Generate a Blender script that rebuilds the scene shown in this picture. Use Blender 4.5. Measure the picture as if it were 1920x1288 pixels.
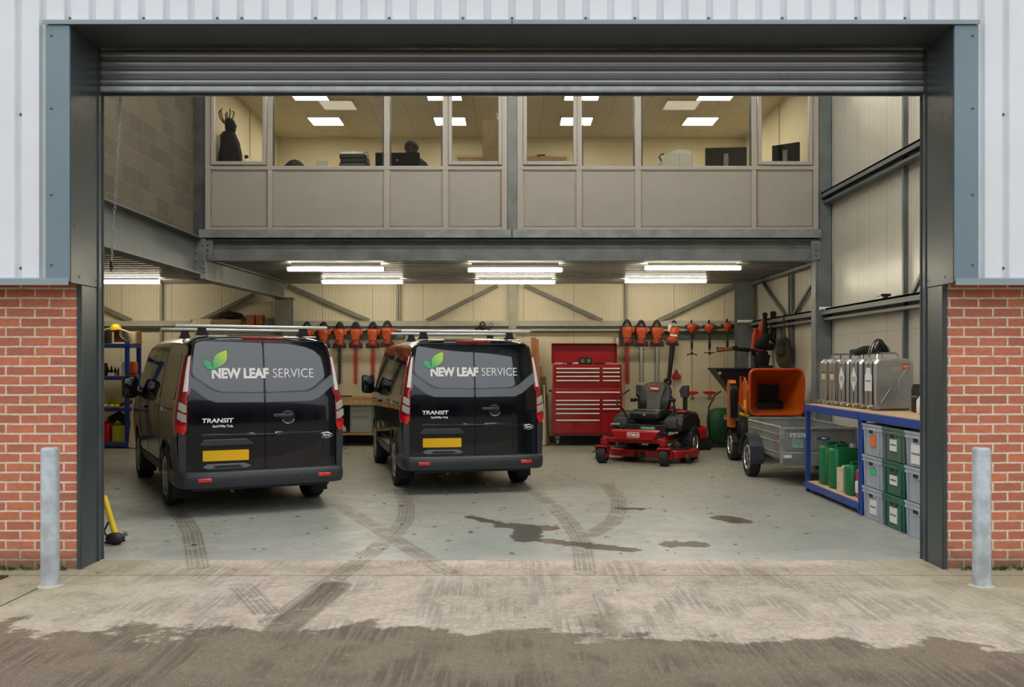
import bpy, bmesh, math, random
from mathutils import Vector, Matrix, Euler
R = math.radians
PI = math.pi
scene = bpy.context.scene
for o in list(bpy.data.objects):
    bpy.data.objects.remove(o)
col = scene.collection

# ------------------------------------------------------------------ camera, world, exposure
cam_data = bpy.data.cameras.new('camera')
cam = bpy.data.objects.new('camera', cam_data)
col.objects.link(cam)
cam.location = (0, 0, 1.6)
cam.rotation_euler = (R(90), 0, 0)
cam_data.sensor_width = 36.0
cam_data.lens = 36.0 * 1800 / 1920
cam_data.shift_y = 36.0 / 1920
cam_data.clip_end = 300
scene.camera = cam

scene.view_settings.view_transform = 'Standard'
scene.view_settings.look = 'None'
scene.view_settings.gamma = 1
scene.view_settings.use_curve_mapping = False
scene.view_settings.exposure = 0.0

world = bpy.data.worlds.new('overcast_sky')
scene.world = world
world.use_nodes = True
wn = world.node_tree
wn.nodes.clear()
w_out = wn.nodes.new('ShaderNodeOutputWorld')
w_bg = wn.nodes.new('ShaderNodeBackground')
w_tc = wn.nodes.new('ShaderNodeTexCoord')
w_sep = wn.nodes.new('ShaderNodeSeparateXYZ')
w_ramp = wn.nodes.new('ShaderNodeValToRGB')
w_noise = wn.nodes.new('ShaderNodeTexNoise')
w_noise.inputs['Scale'].default_value = 2.5
w_noise.inputs['Detail'].default_value = 4
w_add = wn.nodes.new('ShaderNodeMath'); w_add.operation = 'MULTIPLY_ADD'
w_add.inputs[1].default_value = 0.25
wn.links.new(w_tc.outputs['Generated'], w_sep.inputs[0])
wn.links.new(w_tc.outputs['Generated'], w_noise.inputs['Vector'])
wn.links.new(w_noise.outputs[0], w_add.inputs[0])
wn.links.new(w_sep.outputs['Z'], w_add.inputs[2])
wn.links.new(w_add.outputs[0], w_ramp.inputs[0])
e = w_ramp.color_ramp.elements
e[0].position = 0.0; e[0].color = (0.50, 0.53, 0.56, 1)
e[1].position = 1.0; e[1].color = (1.0, 1.03, 1.08, 1)
m_ = w_ramp.color_ramp.elements.new(0.4); m_.color = (0.80, 0.84, 0.90, 1)
w_bg.inputs['Strength'].default_value = 1.6
wn.links.new(w_ramp.outputs[0], w_bg.inputs[0])
wn.links.new(w_bg.outputs[0], w_out.inputs[0])

# ------------------------------------------------------------------ material helpers
class S:
    """a shader socket with arithmetic, for compact procedural patterns"""
    def __init__(s, nt, sock): s.nt = nt; s.k = sock
    def _m(s, op, *a):
        n = s.nt.nodes.new('ShaderNodeMath'); n.operation = op
        for i, v in enumerate((s,) + a):
            if isinstance(v, S): s.nt.links.new(v.k, n.inputs[i])
            else: n.inputs[i].default_value = v
        return S(s.nt, n.outputs[0])
    def __add__(s, o): return s._m('ADD', o)
    def __sub__(s, o): return s._m('SUBTRACT', o)
    def __mul__(s, o): return s._m('MULTIPLY', o)
    def __truediv__(s, o): return s._m('DIVIDE', o)
    def abs(s): return s._m('ABSOLUTE')
    def frac(s): return s._m('FRACT')
    def floor(s): return s._m('FLOOR')
    def sin(s): return s._m('SINE')
    def sqrt(s): return s._m('SQRT')
    def min(s, o): return s._m('MINIMUM', o)
    def max(s, o): return s._m('MAXIMUM', o)
    def lt(s, o): return s._m('LESS_THAN', o)
    def gt(s, o): return s._m('GREATER_THAN', o)
    def step(s, a, b, c=0.0, d=1.0):
        n = s.nt.nodes.new('ShaderNodeMapRange'); n.interpolation_type = 'SMOOTHSTEP'
        s.nt.links.new(s.k, n.inputs[0])
        for i, v in enumerate((a, b, c, d)): n.inputs[i + 1].default_value = v
        return S(s.nt, n.outputs[0])

class Mat:
    def __init__(s, name, color=(.5, .5, .5), rough=.5, metal=0.0, coat=0.0, spec=None, emit=None, estr=0.0):
        s.m = bpy.data.materials.new(name); s.m.use_nodes = True
        s.nt = s.m.node_tree
        s.b = s.nt.nodes['Principled BSDF']
        s.b.inputs['Base Color'].default_value = (*color, 1)
        s.b.inputs['Roughness'].default_value = rough
        s.b.inputs['Metallic'].default_value = metal
        s.b.inputs['Coat Weight'].default_value = coat
        s.b.inputs['Coat Roughness'].default_value = 0.03
        if spec is not None: s.b.inputs['Specular IOR Level'].default_value = spec
        if emit: s.b.inputs['Emission Color'].default_value = (*emit, 1); s.b.inputs['Emission Strength'].default_value = estr
        s.base = color
        s._pos = None
    def pos(s):
        if s._pos is None:
            g = s.nt.nodes.new('ShaderNodeNewGeometry'); p = s.nt.nodes.new('ShaderNodeSeparateXYZ')
            s.nt.links.new(g.outputs['Position'], p.inputs[0])
            s._pos = (S(s.nt, p.outputs[0]), S(s.nt, p.outputs[1]), S(s.nt, p.outputs[2]))
        return s._pos
    def obj(s):
        t = s.nt.nodes.new('ShaderNodeTexCoord'); return S(s.nt, t.outputs['Object'])
    def vec(s, x, y, z):
        c = s.nt.nodes.new('ShaderNodeCombineXYZ')
        for i, v in enumerate((x, y, z)):
            if isinstance(v, S): s.nt.links.new(v.k, c.inputs[i])
            else: c.inputs[i].default_value = v
        return S(s.nt, c.outputs[0])
    def noise(s, v, scale=5, detail=3, rough=.5, dist=0.0):
        n = s.nt.nodes.new('ShaderNodeTexNoise')
        n.inputs['Scale'].default_value = scale; n.inputs['Detail'].default_value = detail
        n.inputs['Roughness'].default_value = rough; n.inputs['Distortion'].default_value = dist
        s.nt.links.new(v.k, n.inputs['Vector'])
        return S(s.nt, n.outputs[0])
    def mix(s, f, a, b, mode='MIX'):
        n = s.nt.nodes.new('ShaderNodeMix'); n.data_type = 'RGBA'; n.blend_type = mode
        for i, v in ((0, f), (6, a), (7, b)):
            if isinstance(v, S): s.nt.links.new(v.k, n.inputs[i])
            elif i == 0: n.inputs[0].default_value = v
            else: n.inputs[i].default_value = (*v, 1)
        return S(s.nt, n.outputs[2])
    def color(s, v): s.nt.links.new(v.k, s.b.inputs['Base Color']); return s
    def rough(s, v): s.nt.links.new(v.k, s.b.inputs['Roughness']); return s
    def bump(s, h, strength=.5, dist=.01):
        n = s.nt.nodes.new('ShaderNodeBump'); n.inputs['Strength'].default_value = strength
        n.inputs['Distance'].default_value = dist
        s.nt.links.new(h.k, n.inputs['Height']); s.nt.links.new(n.outputs[0], s.b.inputs['Normal']); return s
    def mottle(s, amt=.25, scale=6, rs=0.0, bump=0.0):
        """uneven tone (dirt, wear) over the base colour"""
        o = s.obj(); n = s.noise(o, scale, 5, .6)
        d = tuple(c * (1 - amt) for c in s.base); l = tuple(min(1, c * (1 + amt)) for c in s.base)
        s.color(s.mix(n.step(.3, .7), d, l))
        if rs: s.rough(n.step(.3, .7, s.b.inputs['Roughness'].default_value - rs, s.b.inputs['Roughness'].default_value + rs))
        if bump: s.bump(s.noise(o, scale * 6, 3), bump, .004)
        return s

M = {}
def mk(name, *a, mott=None, **k):
    t = Mat(name, *a, **k)
    if mott: t.mottle(*mott)
    M[name] = t.m
    return t

# ------------------------------------------------------------------ mesh helpers
class MB:
    def __init__(s): s.bm = bmesh.new(); s.mi = 0
    def mat(s, i): s.mi = i; return s
    def _f(s, vs):
        try:
            f = s.bm.faces.new(vs); f.material_index = s.mi; f.smooth = True; return f
        except ValueError: return None
    def box(s, x0, x1, y0, y1, z0, z1):
        return s.boxc(((x0 + x1) / 2, (y0 + y1) / 2, (z0 + z1) / 2), (abs(x1 - x0), abs(y1 - y0), abs(z1 - z0)))
    def boxc(s, c, d, rot=None, taper=1.0):
        m = Euler(rot).to_matrix() if rot is not None and not isinstance(rot, Matrix) else rot
        v = []
        for sx, sy, sz in ((-1,-1,-1),(1,-1,-1),(1,1,-1),(-1,1,-1),(-1,-1,1),(1,-1,1),(1,1,1),(-1,1,1)):
            t = taper if sz > 0 else 1
            p = Vector((sx * d[0] / 2 * t, sy * d[1] / 2 * t, sz * d[2] / 2))
            if m is not None: p = m @ p
            v.append(s.bm.verts.new(p + Vector(c)))
        for q in ((3,2,1,0),(4,5,6,7),(0,1,5,4),(1,2,6,5),(2,3,7,6),(3,0,4,7)): s._f([v[i] for i in q])
        return s
    def bar(s, p0, p1, w, h, up=(0, 0, 1)):
        """a rectangular bar from p0 to p1"""
        p0 = Vector(p0); p1 = Vector(p1); d = p1 - p0; L = d.length; d.normalize()
        u = Vector(up)
        if abs(d.dot(u)) > .98: u = Vector((0, 1, 0))
        x = d.cross(u).normalized(); z = x.cross(d).normalized()
        m = Matrix((x, d, z)).transposed()
        return s.boxc((p0 + p1) / 2, (w, L, h), m)
    def ring(s, pts): return [s.bm.verts.new(p) for p in pts]
    def loft(s, rings, cap=True, closed=True):
        rs = [s.ring(r) for r in rings]
        n = len(rs[0])
        for a, b in zip(rs, rs[1:]):
            for i in range(n if closed else n - 1):
                s._f([a[i], a[(i + 1) % n], b[(i + 1) % n], b[i]])
        if cap and closed:
            s._f(list(reversed(rs[0]))); s._f(rs[-1])
        return s
    def frame(s, d):
        d = Vector(d).normalized()
        a = Vector((0, 0, 1)) if abs(d.z) < .9 else Vector((1, 0, 0))
        u = d.cross(a).normalized(); v = d.cross(u).normalized()
        return u, v
    def cyl(s, p0, p1, r0, r1=None, n=16, cap=True):
        r1 = r0 if r1 is None else r1
        p0 = Vector(p0); p1 = Vector(p1); u, v = s.frame(p1 - p0)
        f = lambda p, r: [p + (u * math.cos(2*PI*i/n) + v * math.sin(2*PI*i/n)) * max(r, 1e-4) for i in range(n)]
        return s.loft([f(p0, r0), f(p1, r1)], cap)
    def lathe(s, prof, o, d, n=24, cap=True):
        """prof: (radius, distance along d)"""
        o = Vector(o); d = Vector(d).normalized(); u, v = s.frame(d)
        return s.loft([[o + d * h + (u * math.cos(2*PI*i/n) + v * math.sin(2*PI*i/n)) * max(r, 1e-4) for i in range(n)] for r, h in prof], cap)
    def tube(s, pts, r, n=8, closed=False):
        pts = [Vector(p) for p in pts]; k = len(pts)
        rr = r if isinstance(r, (list, tuple)) else [r] * k
        rings = []; u = None
        for i, p in enumerate(pts):
            if closed: t = pts[(i + 1) % k] - pts[i - 1]
            else: t = pts[min(i + 1, k - 1)] - pts[max(i - 1, 0)]
            t.normalize()
            if u is None: u = s.frame(t)[0]
            u = (u - t * u.dot(t)).normalized(); v = t.cross(u)
            rings.append([p + (u * math.cos(2*PI*j/n) + v * math.sin(2*PI*j/n)) * rr[i] for j in range(n)])
        if closed: rings.append(rings[0])
        s.loft(rings, not closed)
        if closed: bmesh.ops.remove_doubles(s.bm, verts=s.bm.verts, dist=1e-6)
        return s
    def ell(s, c, r, seg=16, rings=10, rot=None, z0=-1.0, z1=1.0):
        c = Vector(c); m = Euler(rot).to_matrix() if rot is not None else Matrix.Identity(3)
        a0 = math.asin(z0); a1 = math.asin(z1); L = []
        for j in range(rings + 1):
            a = a0 + (a1 - a0) * j / rings; q = max(math.cos(a), 1e-3)
            L.append([c + m @ Vector((r[0] * q * math.cos(2*PI*i/seg), r[1] * q * math.sin(2*PI*i/seg), r[2] * math.sin(a))) for i in range(seg)])
        return s.loft(L)
    def prism(s, pts, plane, a, b):
        """2-D outline pushed from a to b along the axis the plane leaves out"""
        f = {'xz': lambda p, t: (p[0], t, p[1]), 'xy': lambda p, t: (p[0], p[1], t), 'yz': lambda p, t: (t, p[0], p[1])}[plane]
        return s.loft([[f(p, a) for p in pts], [f(p, b) for p in pts]])
    def rbox(s, c, d, r, rot=None, n=4, axis='z'):
        """box with rounded vertical edges and softened top/bottom"""
        m = Euler(rot).to_matrix() if rot is not None else Matrix.Identity(3)
        w, l, h = d; c = Vector(c)
        if axis == 'x': w, l, h = d[1], d[2], d[0]
        if axis == 'y': w, l, h = d[0], d[2], d[1]
        def rr(k, z):
            out = []
            rad = max(r, 1e-4)
            for q, (sx, sy) in enumerate(((1, 1), (-1, 1), (-1, -1), (1, -1))):
                for i in range(n + 1):
                    a = PI / 2 * q + PI / 2 * i / n
                    x = sx * (w / 2 - rad) + rad * math.cos(a); y = sy * (l / 2 - rad) + rad * math.sin(a)
                    x -= math.copysign(k, x); y -= math.copysign(k, y)
                    p = Vector((x, y, z))
                    if axis == 'x': p = Vector((z, x, y))
                    if axis == 'y': p = Vector((x, z, y))
                    out.append(c + m @ p)
            return out
        e = min(r * .5, h * .2)
        return s.loft([rr(e, -h/2), rr(e * .3, -h/2 + e * .3), rr(0, -h/2 + e), rr(0, h/2 - e), rr(e * .3, h/2 - e * .3), rr(e, h/2)])
    def build(s, name, mats, parent=None, loc=None, rot=None, bevel=0, seg=2, sub=0, smooth=35, mtx=None, remap=None, tag_=None):
        bmesh.ops.recalc_face_normals(s.bm, faces=s.bm.faces)
        if remap:
            for v in s.bm.verts: v.co = remap(v.co)
        if mtx is not None: s.bm.transform(mtx)
        me = bpy.data.meshes.new(name); s.bm.to_mesh(me); s.bm.free()
        for m in (mats if isinstance(mats, (list, tuple)) else [mats]): me.materials.append(M[m] if isinstance(m, str) else m)
        if smooth: me.set_sharp_from_angle(angle=R(smooth))
        o = bpy.data.objects.new(name, me); col.objects.link(o)
        if parent: o.parent = parent
        if loc: o.location = loc
        if rot: o.rotation_euler = rot
        if bevel:
            b = o.modifiers.new('bevel', 'BEVEL'); b.width = bevel; b.segments = seg; b.limit_method = 'ANGLE'; b.angle_limit = R(40)
            b.harden_normals = False
        if sub:
            b = o.modifiers.new('sub', 'SUBSURF'); b.levels = sub; b.render_levels = sub
        if tag_: tag(o, *tag_)
        return o

def tag(o, label=None, cat=None, group=None, kind=None):
    if label: o['label'] = label
    if cat: o['category'] = cat
    if group: o['group'] = group
    if kind: o['kind'] = kind
    return o
def thing(name, label, cat, loc=(0, 0, 0), rz=0, group=None, rot=None):
    o = bpy.data.objects.new(name, None); col.objects.link(o)
    o.empty_display_size = .1
    o.location = loc; o.rotation_euler = rot if rot else (0, 0, rz)
    return tag(o, label, cat, group)
def copy_tree(o, parent=None):
    c = o.copy(); col.objects.link(c); c.parent = parent
    for ch in list(o.children): copy_tree(ch, c)
    return c
def dup(o, loc, label, rz=None, group=None):
    c = copy_tree(o); c.location = loc; c['label'] = label
    if rz is not None: c.rotation_euler = (c.rotation_euler[0], c.rotation_euler[1], rz)
    if group: c['group'] = group
    return c
def struct(o): o['kind'] = 'structure'; return o
def P(px, py, Y):
    """point at depth Y that the photograph shows at (px, py)"""
    return Vector(((px - 960) * Y / 1800, Y, 1.6 - (py - 680) * Y / 1800))
def text_mesh(body, size, mat, name, parent=None, extrude=.002, bold=0.0, sx=1.0, align='CENTER', mtx=None, remap=None, shear=0.0, spacing=1.0, label=None):
    cu = bpy.data.curves.new(name, 'FONT'); cu.body = body; cu.size = size; cu.align_x = align
    cu.extrude = extrude; cu.offset = bold; cu.shear = shear; cu.space_character = spacing; cu.resolution_u = 3
    ob = bpy.data.objects.new('tmp', cu); col.objects.link(ob)
    me = bpy.data.meshes.new_from_object(ob)
    bpy.data.objects.remove(ob); bpy.data.curves.remove(cu)
    me.name = name
    me.transform(Matrix.Diagonal((sx, 1, 1, 1)))
    if mtx is not None: me.transform(mtx)
    if remap:
        for v in me.vertices: v.co = remap(v.co)
    me.materials.clear(); me.materials.append(M[mat])
    o = bpy.data.objects.new(name, me); col.objects.link(o)
    if parent: o.parent = parent
    if label: o['label'] = label
    return o
# text lies in xy facing +z: this stands it up facing -y (towards the camera)
STAND = Matrix.Rotation(R(90), 4, 'X')

# ------------------------------------------------------------------ materials
mk('steel_grey', (.135, .155, .16), .45, mott=(.18, 3, .08))
mk('steel_dark', (.062, .070, .072), .5, mott=(.25, 3, .08))
mk('beam_grey', (.17, .185, .185), .5, mott=(.18, 3, .1))
mk('galv', (.42, .43, .42), .42, metal=.6, mott=(.2, 14, .1))
mk('galv_bollard', (.50, .54, .56), .5, metal=.35, mott=(.22, 7, .1))
mk('trim_slate', (.19, .265, .305), .38, mott=(.05, 2))
mk('trim_pale', (.30, .36, .38), .38, mott=(.05, 2))
mk('jamb', (.052, .066, .068), .32, mott=(.12, 1.2, .06))
mk('cladding', (.84, .865, .875), .45, mott=(.03, 2))
mk('shutter', (.46, .47, .48), .3, metal=.8, mott=(.04, 2, .03))
mk('shutter_rail', (.50, .54, .55), .4, metal=.5, mott=(.15, 8))
mk('screw', (.16, .17, .18), .4, metal=.5)
mk('upvc', (.385, .355, .315), .42, mott=(.03, 2))
mk('upvc_panel', (.335, .31, .27), .5, mott=(.03, 4))
mk('plaster', (.80, .72, .52), .8, mott=(.03, 2))
mk('office_floor', (.12, .12, .12), .9, mott=(.1, 20))
mk('black', (.010, .010, .011), .55, mott=(.2, 8))
mk('black_gloss', (.008, .008, .009), .12)
mk('rubber', (.016, .016, .017), .75, mott=(.3, 10))
mk('dark_grey', (.05, .052, .055), .5, mott=(.15, 8))
mk('mid_grey', (.17, .17, .165), .5, mott=(.1, 8))
mk('white_paint', (.8, .8, .78), .4, mott=(.03, 8))
mk('chrome', (.7, .7, .7), .12, metal=1.0)
mk('tool_steel', (.55, .55, .53), .3, metal=.8)
mk('paint_black', (.003, .004, .007), .15, coat=.7, spec=.25)
mk('van_glass', (.012, .015, .018), .03, coat=1.0, spec=.9)
mk('side_glass', (.006, .007, .008), .03, spec=.6)
mk('van_plastic', (.032, .037, .043), .42, mott=(.08, 6))
mk('van_stripe', (.16, .18, .20), .35)
mk('plate_yellow', (.95, .53, .0), .4)
mk('lamp_red', (.32, .008, .012), .12, coat=1.0)
mk('lamp_bright_red', (.75, .01, .01), .12, coat=1.0)
mk('lamp_clear', (.42, .40, .37), .15, coat=1.0)
mk('lamp_white', (.80, .78, .76), .15, coat=1.0)
mk('leaf_dark', (.02, .16, .06), .4)
mk('lettering', (.95, .95, .95), .5)
mk('chest_red', (.40, .007, .009), .28, coat=.4, mott=(.06, 2))
mk('chest_red_dark', (.27, .006, .008), .35)
mk('mower_red', (.36, .010, .012), .3, coat=.3, mott=(.12, 6))
mk('tool_orange', (.53, .075, .014), .38, mott=(.15, 8))
mk('tool_red', (.55, .02, .012), .38)
mk('blade_red', (.33, .022, .015), .45, mott=(.2, 9))
mk('chip_orange', (.56, .115, .007), .35, mott=(.10, 3))
mk('chip_orange_dark', (.50, .055, .006), .38, mott=(.10, 3))
mk('seat_black', (.012, .012, .012), .38)
mk('seat_grey', (.085, .088, .075), .55)
mk('shelf_blue', (.012, .055, .30), .42, mott=(.12, 5))
mk('chipboard', (.60, .42, .24), .75, mott=(.12, 30))
mk('crate_grey', (.37, .40, .45), .45, mott=(.08, 4))
mk('crate_olive', (.085, .145, .105), .45, mott=(.08, 4))
mk('crate_green', (.018, .115, .075), .42, mott=(.08, 4))
mk('can_green', (.006, .17, .055), .35, mott=(.1, 5))
mk('can_red', (.55, .006, .010), .3, mott=(.08, 5))
mk('can_yellow', (.45, .42, .03), .4, mott=(.1, 5))
mk('orange_plastic', (.75, .12, .02), .4)
mk('silver', (.46, .48, .50), .34, metal=.55, mott=(.07, 5, .03))
mk('silver_side', (.27, .25, .215), .45, metal=.3, mott=(.08, 6))
mk('paper', (.75, .74, .70), .7, mott=(.05, 20))
mk('sticker_orange', (.80, .16, .04), .6)
mk('sticker_green', (.05, .50, .20), .6)
mk('print_grey', (.20, .20, .22), .7)
mk('cardboard', (.35, .21, .09), .8, mott=(.1, 12))
mk('timber', (.50, .33, .17), .7, mott=(.2, 12))
mk('timber_red', (.34, .12, .04), .6, mott=(.2, 12))
mk('timber_dark', (.16, .10, .05), .75, mott=(.25, 12))
mk('bench_top', (.42, .25, .10), .6, mott=(.12, 14))
mk('cabinet_grey', (.34, .36, .32), .45, mott=(.05, 4))
mk('olive_cloth', (.062, .058, .028), .9, mott=(.25, 12, 0, .4))
mk('black_cloth', (.010, .010, .011), .85, mott=(.3, 12, 0, .4))
mk('grey_cloth', (.035, .037, .038), .9, mott=(.2, 12, 0, .3))
mk('orange_cloth', (.62, .055, .015), .6, mott=(.2, 10, 0, .4))
mk('green_bag', (.006, .085, .022), .6, mott=(.25, 9, 0, .3))
mk('skin', (.30, .15, .10), .6)
mk('yellow', (.85, .58, .02), .4, mott=(.08, 6))
mk('brown_leather', (.07, .02, .012), .5, mott=(.2, 10))
mk('cream', (.65, .56, .40), .7, mott=(.06, 10))
mk('printer_grey', (.50, .52, .44), .5)
mk('opposite', (.075, .06, .05), .9, mott=(.2, .3))
mk('yard', (.14, .115, .09), .9, mott=(.2, 1))
mk('rust', (.10, .055, .03), .9, mott=(.4, 25))
mk('paper_grey', (.55, .56, .50), .5)
mk('wardrobe_wood', (.24, .15, .045), .5, mott=(.1, 10))
mk('person_tone', (.012, .013, .012), .9, mott=(.2, 12))
mk('hopper_black', (.018, .018, .017), .5, mott=(.15, 5))
mk('apron_light', (.50, .47, .38), .85, mott=(.15, 14))
mk('monitor_black', (.005, .005, .006), .7, spec=.2)
mk('face_shaded', (.045, .024, .016), .7)  # dark skin, with silhouette shade put into the colour
mk('post_pale', (.33, .305, .24), .5, mott=(.12, 3))
mk('brace_grey', (.20, .19, .155), .5, mott=(.15, 6))
mk('weed', (.06, .10, .02), .8, mott=(.4, 30))
mk('tan_wood', (.36, .20, .085), .5, mott=(.12, 10))
mk('teal', (.01, .20, .20), .4)
mk('label_blue', (.02, .07, .25), .4)
mk('rail_pale', (.42, .40, .33), .5, mott=(.08, 6))
mk('galv_edge', (.25, .28, .28), .5, metal=.2, mott=(.2, 5))

# lamps (each gives its own light)
mk('tube_glow', (1, 1, 1), .5, emit=(1.0, .91, .70), estr=33)
mk('tube_added', (1, 1, 1), .5, emit=(1.0, .95, .86), estr=78)
mk('panel_glow', (1, 1, 1), .5, emit=(1.0, .92, .72), estr=17)
mk('panel_dim', (.75, .70, .56), .4, emit=(1.0, .93, .78), estr=.35)

# leaf emblem with its printed green-to-yellow colouring
t = mk('leaf_green', (.1, .5, .15), .4)
tc = t.nt.nodes.new('ShaderNodeTexCoord'); sp = t.nt.nodes.new('ShaderNodeSeparateXYZ')
t.nt.links.new(tc.outputs['Object'], sp.inputs[0])
g = (S(t.nt, sp.outputs[0]) + S(t.nt, sp.outputs[2])).step(.92, 1.28)
t.color(t.mix(g, (.09, .52, .22), (.62, .83, .12)))

# brick
t = mk('brick', rough=.85)
x, y, z = t.pos()
v = t.vec(x + y * -1.0, z, 0.0)
n1 = t.noise(t.vec(x, y, z), 3.0, 2)
bt = t.nt.nodes.new('ShaderNodeTexBrick')
t.nt.links.new((t.vec(x + y * -1.0 + (n1 - .5) * .004, z + (n1 - .5) * .01, 0.0)).k, bt.inputs['Vector'])
for k_, v_ in (('Scale', 1.0), ('Mortar Size', .0085), ('Mortar Smooth', .25), ('Bias', -.15), ('Brick Width', .225), ('Row Height', .075)):
    bt.inputs[k_].default_value = v_
bt.inputs['Color1'].default_value = (.68, .21, .10, 1)
bt.inputs['Color2'].default_value = (.43, .14, .085, 1)
bt.inputs['Mortar'].default_value = (.84, .67, .51, 1)
bc = S(t.nt, bt.outputs['Color']); bf = S(t.nt, bt.outputs['Fac'])
n2 = t.noise(t.vec(x * 1.0, y, z * 2.5), 26, 5, .65)
n3 = t.noise(t.vec(x, y, z), 7, 3)
cc = t.mix(n2.step(.35, .75) * .45, bc, (.20, .10, .075))
cc = t.mix(n3.step(.45, .75) * .35 * (bf * -1.0 + 1.0), cc, (.56, .19, .10))
low = (z + (n3 - .5) * .25).step(.02, .22, .7, 0.0)
cc = t.mix(low, cc, (.13, .10, .06))
t.color(cc)
t.bump(bf * -1.0 + n2 * .25, .55, .006)

# liner-panel walls: vertical micro ribs and panel joints
def liner(name, axis, zs, colr, pitch=.062):
    t = mk(name, colr, .5 if axis == 'x' else .3)
    x, y, z = t.pos(); u = x if axis == 'x' else y
    rib = ((u / pitch).frac() - .5).abs().step(.20, .34)
    joint = ((u / 1.0 + .27).frac() - .5).abs().lt(.009)
    upper = z.gt(zs)
    n = t.noise(t.vec(x, y, z), 1.3, 4)
    n5 = t.noise(t.vec(x * 3.0, y * 3.0, z * .4), 3, 3)
    hj = ((z - .9) / 1.1).frac().lt(.008) * z.lt(2.1)
    ribm = rib * (upper * .75 + .25)
    c = t.mix(ribm * .12, colr, tuple(k * .6 for k in colr))
    c = t.mix(n.step(.4, .8) * .25, c, tuple(k * .78 for k in colr))
    c = t.mix(n5.step(.5, .8) * .15, c, tuple(k * .7 for k in colr))
    c = t.mix((joint + hj).min(1.0) * .55, c, tuple(k * .35 for k in colr))
    t.color(c); t.bump(ribm * -1.0, .5 if axis == 'x' else .8, .004)
liner('liner_back', 'x', 2.2, (.72, .64, .46))
liner('liner_side', 'y', 0.0, (.60, .57, .48))

# concrete block wall
t = mk('block', rough=.9)
x, y, z = t.pos()
bt = t.nt.nodes.new('ShaderNodeTexBrick')
t.nt.links.new(t.vec(y, z, 0.0).k, bt.inputs['Vector'])
for k_, v_ in (('Scale', 1.0), ('Mortar Size', .006), ('Mortar Smooth', .2), ('Bias', 0.0), ('Brick Width', .45), ('Row Height', .225)):
    bt.inputs[k_].default_value = v_
bt.inputs['Color1'].default_value = (.175, .15, .11, 1)
bt.inputs['Color2'].default_value = (.12, .103, .075, 1)
bt.inputs['Mortar'].default_value = (.215, .18, .125, 1)
n2 = t.noise(t.vec(x, y, z), 30, 4)
t.color(t.mix(n2.step(.3, .8) * .3, S(t.nt, bt.outputs['Color']), (.10, .09, .07)))
t.bump(S(t.nt, bt.outputs['Fac']) * -1.0 + n2 * .4, .6, .006)

# ceiling tiles of the office
t = mk('ceiling_tile', rough=.9)
x, y, z = t.pos()
gx = ((x / .6 + .1).frac() - .5).abs().gt(.484); gy = ((y / .6 + .35).frac() - .5).abs().gt(.484)
n = t.noise(t.vec(x, y, z), 60, 2)
c = t.mix(n.step(.4, .8) * .12, (.70, .63, .46), (.5, .44, .3))
t.color(t.mix(gx.max(gy) * .5, c, (.38, .33, .22)))

# ---- floor slab
def seg_dist(x, y, a, b):
    ax, ay = a; bx, by = b; dx, dy = bx - ax, by - ay; L2 = dx * dx + dy * dy
    h = ((x - ax) * (dx / L2) + (y - ay) * (dy / L2)).max(0.0).min(1.0)
    ex = x - ax - h * dx; ey = y - ay - h * dy
    return (ex * ex + ey * ey).sqrt()
TRACKS = [[(-3.75, 10.6), (-3.35, 9.8), (-3.0, 9.0), (-2.45, 7.5)],
          [(-1.38, 12.0), (-1.16, 10.6), (-1.08, 9.7), (-1.10, 8.9), (-1.20, 8.0), (-1.30, 7.2), (-1.47, 5.9)],
          [(-1.95, 10.8), (-1.13, 8.86), (-.50, 7.35)],
          [(.30, 11.8), (.47, 10.6), (.57, 9.7), (.62, 8.6), (.56, 7.3)],
          [(1.22, 12.6), (1.26, 11.4), (1.16, 10.4), (1.0, 9.6), (.72, 8.9)],
          [(-1.95, 6.9), (-1.45, 5.9)]]
def tracks(t, x, y, nz):
    tot = None
    for tr in TRACKS:
        d = None
        for a, b in zip(tr, tr[1:]):
            q = seg_dist(x, y, a, b); d = q if d is None else d.min(q)
        w = d.step(.085, .105, 1.0, 0.0) * ((d * 190.0).sin().step(-.5, .6) * .6 + .4)
        tot = w if tot is None else tot.max(w)
    return tot * nz
t = mk('floor_slab', rough=.4)
x, y, z = t.pos(); v = t.vec(x, y, z)
big = t.noise(v, .7, 5, .6, 1.0); mid = t.noise(v, 4.0, 5, .65, .6); fine = t.noise(v, 40, 3)
warp = t.noise(v, 5.0, 4) - .5; warp2 = t.noise(t.vec(y, x, z), 7.0, 4) - .5
streak = t.noise(t.vec(x * .6, y * 3.0, z), 4.5, 5, .6)
c = t.mix(big.step(.3, .7), (.30, .32, .29), (.40, .41, .37))
c = t.mix(mid.step(.35, .7) * .5, c, (.27, .265, .23))
c = t.mix(streak.step(.55, .8) * .35, c, (.50, .48, .42))
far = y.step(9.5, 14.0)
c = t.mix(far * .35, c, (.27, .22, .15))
c = t.mix(tracks(t, x, y, mid.step(.28, .5)) * .75, c, (.14, .11, .075))
xd = x + warp * .16; yd = y + warp2 * .26
PUD = [((-.42, 9.95), (-.05, 9.45), .05), ((-.05, 9.45), (.32, 9.28), .09), ((.16, 9.3), (.12, 8.7), .09),
       ((.12, 8.72), (.5, 8.5), .06), ((.5, 8.5), (1.02, 8.2), .07), ((1.42, 8.46), (1.62, 8.46), .09), ((2.2, 9.9), (2.3, 9.7), .10), ((1.2, 10.55), (1.42, 10.5), .05)]
pd = None
for a, b, r_ in PUD:
    q = seg_dist(xd, yd, a, b) - r_ * 1.45; pd = q if pd is None else pd.min(q)
pud = pd.step(-.02, .03, 1.0, 0.0)
spots = t.noise(t.vec(x * 1.4, y * .8, z), 4.2, 2, .5).step(.70, .735) * y.step(12.6, 8.8, .0, .9)
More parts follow.
